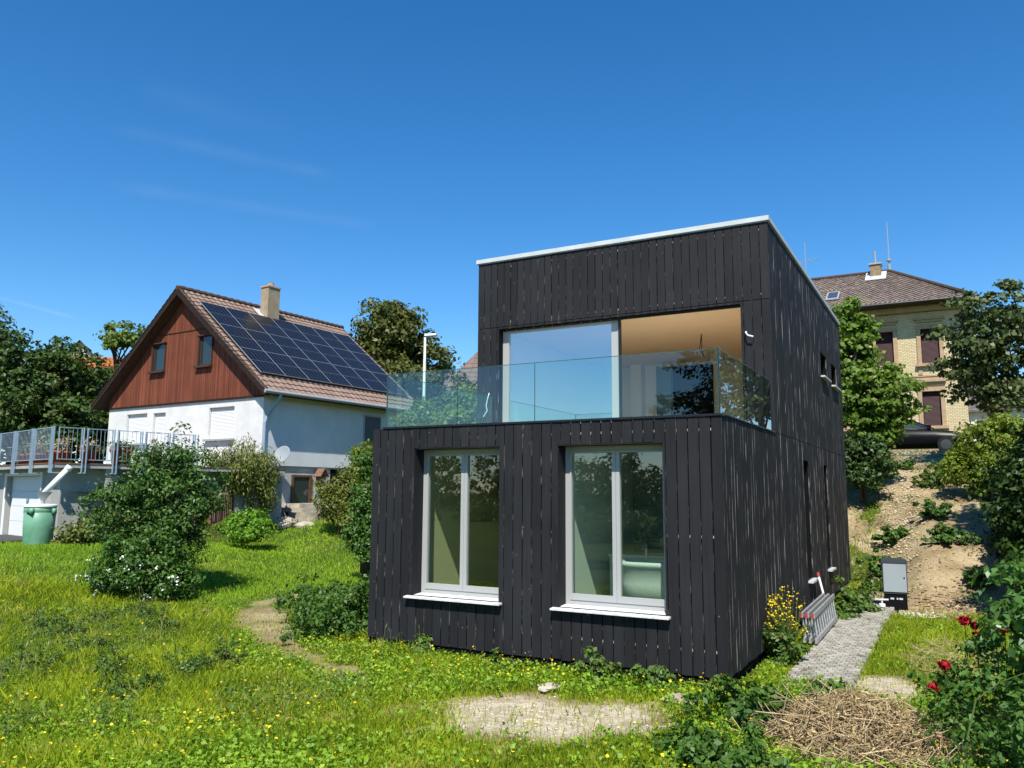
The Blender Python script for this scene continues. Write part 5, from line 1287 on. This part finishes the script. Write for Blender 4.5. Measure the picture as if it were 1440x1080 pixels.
tree('bramble_bush', 'low bright green bramble bush with small white flowers before the elder', 'bush', gz(at(190, 838, 17.6)),
     [E_(185, 800, 17.5, 48, 36), E_(220, 775, 18.0, 40, 36), E_(145, 826, 17.2, 26, 22), E_(238, 822, 17.6, 34, 32), E_(170, 775, 17.8, 22, 20)], 300, 40, .22, .085, 'bramble', .02, nl=10, trunks=4)
t = bpy.data.objects['bramble_bush']
C_ = []
for px, py in ((135, 795), (126, 788), (172, 783), (180, 799), (160, 812), (140, 824), (135, 834), (200, 793), (218, 800), (190, 815), (240, 810), (228, 828), (108, 813), (122, 813), (248, 817), (175, 826), (152, 801), (208, 838)):
    p = at(px, py, 17.0)-np.array(t.location)
    for _ in range(7): C_.append(p+rng.normal(size=3)*.035)
C_ = np.array(C_); quads('blossom', leaf_quads(C_, unit(rng.normal(size=(len(C_), 3))*.5+np.array([0, -.5, 1])), .055*np.ones(len(C_)), .9), MT['white_flower'], t)
tree('dry_ivy_bush', 'yellowish half dry ivy bush between rain barrel and log edging', 'bush', gz(at(120, 775, 23.6)), [E_(118, 752, 23.6, 32, 16), E_(150, 735, 24, 30, 24), E_(95, 762, 23.4, 16, 10), E_(180, 740, 24, 30, 26)], 110, 46, .3, .12, 'weep', .03, nl=8, trunks=3)
tree('ivy_bush', 'green shrub filling the slope beside the garage side wall', 'bush', gz(at(170, 740, 26)), [E_(150, 705, 25.8, 32, 28), E_(185, 690, 26.2, 30, 34), E_(128, 735, 25.2, 22, 18)], 120, 50, .34, .13, 'elder', .04, nl=8, trunks=3)
tree('weeping_shrub', 'weeping yellow green shrub on pale trunk before the white house corner', 'shrub', gz(at(352, 740, 29.2)), [E_(340, 655, 29.2, 44, 24), E_(365, 672, 29.2, 26, 34), E_(320, 670, 29, 26, 26), E_(310, 700, 28.6, 14, 26), E_(378, 690, 29.4, 12, 34)], 220, 50, .36, .15, 'weep', .14, 'bark_pale', nl=16, trunks=2, aspect=.28, droop=2.2, flat=1.2)
tree('round_shrub', 'small vivid green bush on the lawn before weeping shrub', 'shrub', gz(at(345, 756, 26)), [E_(345, 737, 26, 28, 15), E_(358, 733, 26, 20, 16), E_(330, 742, 25.8, 16, 10), E_(345, 752, 25.4, 30, 10)], 110, 46, .22, .10, 'bright', .02, nl=6, trunks=4)
tree('round_shrub', 'grey green shrub right of the stone steps', 'shrub', gz(at(478, 740, 28.5)), [E_(478, 705, 28.5, 26, 28), E_(465, 690, 28.8, 18, 14), E_(495, 690, 28.4, 16, 24), E_(500, 670, 28.6, 18, 20), E_(492, 725, 28, 20, 20)], 190, 50, .32, .13, 'weep', .05, nl=7, trunks=4, aspect=.4)
tree('tall_shrub', 'tall green shrub against the left edge of the black house', 'shrub', gz(at(512, 775, 22.8)), [E_(514, 700, 22.8, 16, 50), E_(506, 735, 22.6, 16, 30), E_(518, 650, 23, 12, 20), E_(524, 745, 22.4, 18, 34), E_(512, 766, 22.4, 20, 14), E_(520, 775, 22.0, 18, 12)], 150, 48, .24, .095, 'bramble', .04, nl=9, trunks=4)
tree('flowering_shrub', 'pale yellow flowering shrub top between white house and black house', 'shrub', gz(at(520, 775, 24.2)), [E_(512, 640, 24.2, 16, 16), E_(520, 665, 24.2, 14, 24)], 60, 46, .24, .10, 'yshrub', .04, nl=5, trunks=2)

def clump(name, label, cat, P, r, h, n, size, lm, group=None, k=1.0, **kw):
    """a low mound of leafy stems"""
    P = np.array(P, float); t = thing(name, label, cat, gz(P), 0, group)
    Q, cc = crown_leaves([(0, 0, h*.22, r, r*k, h*.72)], int(n*1.5), 34, .16*max(.6, r), size, inner=.1, **kw)
    Q[:, :, 2] = np.maximum(Q[:, :, 2], .01); quads('foliage', Q, LF[lm], t)
    s = MB()
    for q in cc[:min(26, len(cc))]: s.tube([(q[0]*.45, q[1]*.45, -.05), (q[0]*.8, q[1]*.8, max(.05, q[2]*.6)), (q[0], q[1], max(.08, q[2]))], [.008, .006, .003], 4)
    s.build('stem', MT['stem_green'], t); return t
MT['stem_green'] = mat('green_stem', (.06, .10, .02), rough=.8)
clump('nettle_patch', 'dark green nettle patch beside the left corner of black house', 'nettles', (-6.75, .9), 1.15, 1.1, 170, .075, 'nettle', k=1.1)
clump('nettle_patch', 'shorter nettles left of the main patch along the worn trail', 'nettles', (-8.0, 1.9), 1.0, .8, 120, .07, 'nettle')
clump('nettle_patch', 'nettles farther back at the left side wall of black house', 'nettles', (-6.6, 2.6), .8, .95, 60, .10, 'nettle')
clump('nettle_patch', 'leafy nettles left of the dry brush pile', 'nettles', (.55, -1.35), .55, .5, 70, .075, 'nettle')
clump('nettle_patch', 'dense nettles at the bottom edge left of the brush pile', 'nettles', (.55, -2.75), .62, .36, 80, .07, 'nettle')
clump('nettle_patch', 'small nettles between the brush pile and the paved path end', 'nettles', (1.15, -.25), .38, .34, 40, .07, 'nettle')
for x, y, r, h, lb in ((-4.55, -.12, .12, .34, 'slim green weed growing against the black boards under left window'), (-1.65, -.28, .30, .42, 'leafy weed against the black front below the right window'), (-.75, -.25, .26, .4, 'leafy weed against the black front near the right corner'),
                       (-3.1, -.3, .18, .2, 'small weed at the boards between both windows'), (-.1, -.2, .2, .22, 'small leafy weed right at the black house corner')):
    clump('weed', lb, 'weed', (x, y), r, h, 16, .075, 'weed', 'weeds along the black house front')
clump('weed', 'tuft of tall grass weeds at the rear side wall by path', 'weed', (.55, 8.3), .45, .62, 50, .10, 'weed', k=1.8)
clump('weed', 'lower grassy weeds between ladder and the rear tuft', 'weed', (.5, 7.1), .3, .25, 24, .08, 'weed', k=1.6)
for x, y, r, h in ((.75, 13.1, .55, .7), (1.0, 14.8, .5, .5), (.9, 11.6, .4, .5), (2.05, 14.9, .55, .55), (2.3, 13.2, .6, .5), (2.0, 18.5, .6, .6), (2.6, 20.5, .8, .5), (3.2, 22.5, .9, .6), (.2, 21.5, .7, .5), (2.9, 10.9, .3, .3), (-.6, 23.6, .8, .6), (1.1, 21.8, .4, .35)):
    clump('weed', 'leafy green weed clump growing on the bare dirt bank', 'weed', (x, y), r, h, int(26*r/.5), .11, random.choice(['weed', 'weed', 'bramble']), 'weeds on the dirt bank')
for k in range(20):
    x, y = random.uniform(-12.5, -4.2), random.uniform(-4.2, .2)
    if float(seg_dist(np.array(x), np.array(y), TRAIL)) < .9 or (x > -6 and y > -1.6): continue
    clump('weed', 'leafy green weed clump standing in the left meadow grass', 'weed', (x, y), random.uniform(.25, .6), random.uniform(.28, .52), 26, .05, 'weed', 'weed clumps in the left meadow', aspect=.4, up=.2)
# yellow mustard plant
t = clump('mustard_plant', 'tall mustard plant with yellow flowers at the side wall corner', 'plant', (.26, 2.2), .30, .62, 34, .08, 'weed')
C_ = []; s = MB()
for k in range(46):
    a, r = random.uniform(0, 6.28), random.uniform(.05, .42); tip = np.array([r*math.cos(a)*.7+.03, r*math.sin(a)*.9, random.uniform(.55, 1.08)-r*.35])
    s.tube([(tip[0]*.3, tip[1]*.3, .1), (tip[0]*.8, tip[1]*.8, tip[2]*.6), tip], [.008, .006, .003], 4)
    for _ in range(9): C_.append(tip+rng.normal(size=3)*np.array([.028, .028, .05]))
s.build('flower_stem', MT['stem_green'], t); C_ = np.array(C_)
quads('blossom', leaf_quads(C_, unit(rng.normal(size=(len(C_), 3))+np.array([0, 0, .8])), .03*np.ones(len(C_)), .9), MT['yellow_flower'], t)

# lilac like shrub at the right edge, rose bush, brush pile
LB = np.array(gz((3.05, -.35)))
tree('lilac_shrub', 'large leaved glossy green shrub at the right picture edge', 'shrub', LB,
     [E_(1450, 850, 7.6, 46, 95), E_(1430, 800, 7.8, 26, 40), E_(1475, 900, 7.2, 60, 90), E_(1445, 930, 7.2, 36, 60)], 80, 15, .17, .105, 'lilac', .025, nl=18, trunks=5, inner=.2, aspect=.6, droop=.4)
RB = np.array(gz((2.75, -1.2)))
tree('rose_bush', 'rose bush with dark red blooms in the lower right corner', 'bush', RB,
     [E_(1345, 975, 7.6, 48, 40), E_(1400, 960, 7.5, 50, 60), E_(1380, 1040, 7.0, 70, 45), E_(1440, 1020, 6.9, 60, 70), E_(1330, 1000, 7.4, 30, 30), E_(1385, 900, 8.2, 34, 24)], 150, 24, .14, .06, 'rose', .012, nl=22, trunks=6, inner=.15, aspect=.65)
roses = [(1356, 873, 8.1, .05), (1371, 880, 8.1, .04), (1373, 892, 8.05, .032), (1327, 935, 7.6, .046), (1312, 967, 7.4, .045), (1421, 868, 7.7, .034), (1431, 868, 7.7, .03), (1413, 885, 7.6, .04), (1426, 884, 7.6, .032)]
t = bpy.data.objects['rose_bush']; s = MB()
for px, py, D, r in roses:
    p = at(px, py, D)-RB
    P = []
    for k in range(46):
        q = unit(rng.normal(size=(1, 3)))[0]; rr = r*(.35+.65*random.random()); P.append((p+q*rr*np.array([1, 1, .8]), q))
    C_ = np.array([a for a, b in P]); N_ = unit(np.array([b for a, b in P])+.5*rng.normal(size=(46, 3)))
    quads('rose_bloom', leaf_quads(C_, N_, r*1.1*np.ones(46), .95, .3), MT['red_flower'], t)
    s.tube([p*np.array([.7, .7, .2]), p*np.array([.95, .95, .7]), p], [.006, .005, .004], 5)
s.tube([at(1360, 1040, 6.6)-RB, at(1372, 985, 6.7)-RB, at(1405, 960, 6.7)-RB, at(1445, 945, 6.6)-RB], [.008, .007, .006, .004], 6)
s.build('stem', MT['stem_green'], t)
def brush(name, label, cx, cy, rx, ry, h, n, m_, lm, nleaf, azi):
    P0 = np.array([cx, cy, float(H(cx, cy))]); t = thing(name, label, 'brush pile', P0); mb = MB()
    for i in range(n):
        a, r = random.uniform(0, 6.28), math.sqrt(random.random()); x, y = rx*r*math.cos(a), ry*r*math.sin(a)
        z = h*(1-r*r)*random.uniform(.15, 1.0); az = azi+random.gauss(0, .75); L = random.uniform(.15, .6)
        d = np.array([math.cos(az), math.sin(az), random.gauss(.1, .42)]); p = np.array([x*random.uniform(.8, 1.2), y*random.uniform(.8, 1.2), z])
        bnd = rng.normal(size=3)*.06; w = random.uniform(.002, .005)
        pts = [p-d*L*.5, p+bnd, p+d*L*.5-np.array([0, 0, .04])]
        pts = [np.array([q[0], q[1], max(q[2], .01)]) for q in pts]
        mb.tube(pts, [w, w*.9, w*.4], 4, 0, False)
    for i in range(7):
        a = random.uniform(0, 6.28); p = np.array([rx*.6*math.cos(a), ry*.6*math.sin(a), h*.6]); az = azi+random.gauss(0, .4); L = random.uniform(.7, 1.2); d = np.array([math.cos(az), math.sin(az), random.gauss(.0, .12)])
        mb.tube([p-d*L*.5, p+rng.normal(size=3)*.06, p+d*L*.5], [.008, .006, .003], 5)
    mb.build('twigs', MT['twig'], t)
    a, r = rng.uniform(0, 6.28, nleaf), np.sqrt(rng.random(nleaf)); C = np.stack([rx*r*np.cos(a), ry*r*np.sin(a), h*(1-r*r)*rng.uniform(.1, 1.02, nleaf)+.02], 1)
    quads('dry_leaves', leaf_quads(C, unit(rng.normal(size=(nleaf, 3))+np.array([0, 0, .8])), .05*(.5+rng.random(nleaf)), .35, .3), MT['dry_leaf'], t)
brush('brush_pile', 'heap of dry brown brushwood and withered stalks in the foreground', 1.62, -1.6, .95, .82, .52, 2500, 'twig', 'dry_leaf', 11000, .75)
t = thing('dead_branches', 'thin tangle of dead pale stalks on the grass right of path', 'brush pile', gz((2.45, 3.3))); s = MB()
for k in range(230):
    a, r = random.uniform(0, 6.28), math.sqrt(random.random()); p = np.array([.6*r*math.cos(a), 1.6*r*math.sin(a), random.uniform(.02, .18)]); az = 1.9+random.gauss(0, .5); L = random.uniform(.2, .7); d = np.array([math.cos(az), math.sin(az), random.gauss(.1, .2)])
    s.tube([p-d*L*.5+np.array([0, 0, .03]), p, p+d*L*.5], .0026, 4)
s.build('stalks', MT['straw'], t)

# trees behind the viewpoint, seen mirrored in the glass
tree('walnut_tree', 'dark tree seen mirrored in the right end of the glass balustrade', 'tree', (-5.2, -20.4, -.1), [(-5.4, -20.2, 6.6, 1.9, 1.8, 1.9), (-6.4, -20.3, 5.6, 1.3, 1.2, 1.0), (-4.2, -20, 7.6, 1.9, 1.6, 1.6), (-4.4, -20, 5.4, 1.5, 1.4, 1.0)], 150, 44, .4, .15, 'dark', .16, nl=14, flat=.6)
for k, (x, y) in enumerate(((-8.5, -25), (-12.5, -27), (-16.5, -26), (-20.5, -28), (-25, -27))):
    tree('garden_bush', 'bush in the meadow seen only mirrored in the lower windows', 'bush', (x, y, -.1), [(x, y, .9, 2.0, 1.2, 1.0), (x+1.2, y+.3, .7, 1.4, 1.0, .8)], 80, 34, .4, .16, 'weed' if k % 2 else 'hedge', .06, nl=5, trunks=3, group='bushes mirrored in the windows')
for k, (x, y, h, r) in enumerate(((-9.5, -46, 6.5, 3.2), (-14, -50, 5.2, 3.0), (-18.2, -51, 4.6, 2.2), (-20.6, -49, 6.6, 1.5), (-24.8, -52, 4.9, 2.6), (-29.5, -50, 5.6, 3.0), (-34, -53, 6.4, 3.4), (-40, -50, 7, 3.6), (-4, -44, 7.5, 3.4), (2.5, -40, 8, 3.6))):
    tree('meadow_tree', 'tree at the far meadow edge seen only mirrored in the windows', 'tree', (x, y, -.1), [(x, y, h*.52, r, r*.9, h*.46), (x+r*.5, y, h*.4, r*.7, r*.7, h*.36)], 90, 30, .7, .34, 'dark' if k % 3 else 'hedge', .2, nl=6, group='trees mirrored in the windows')
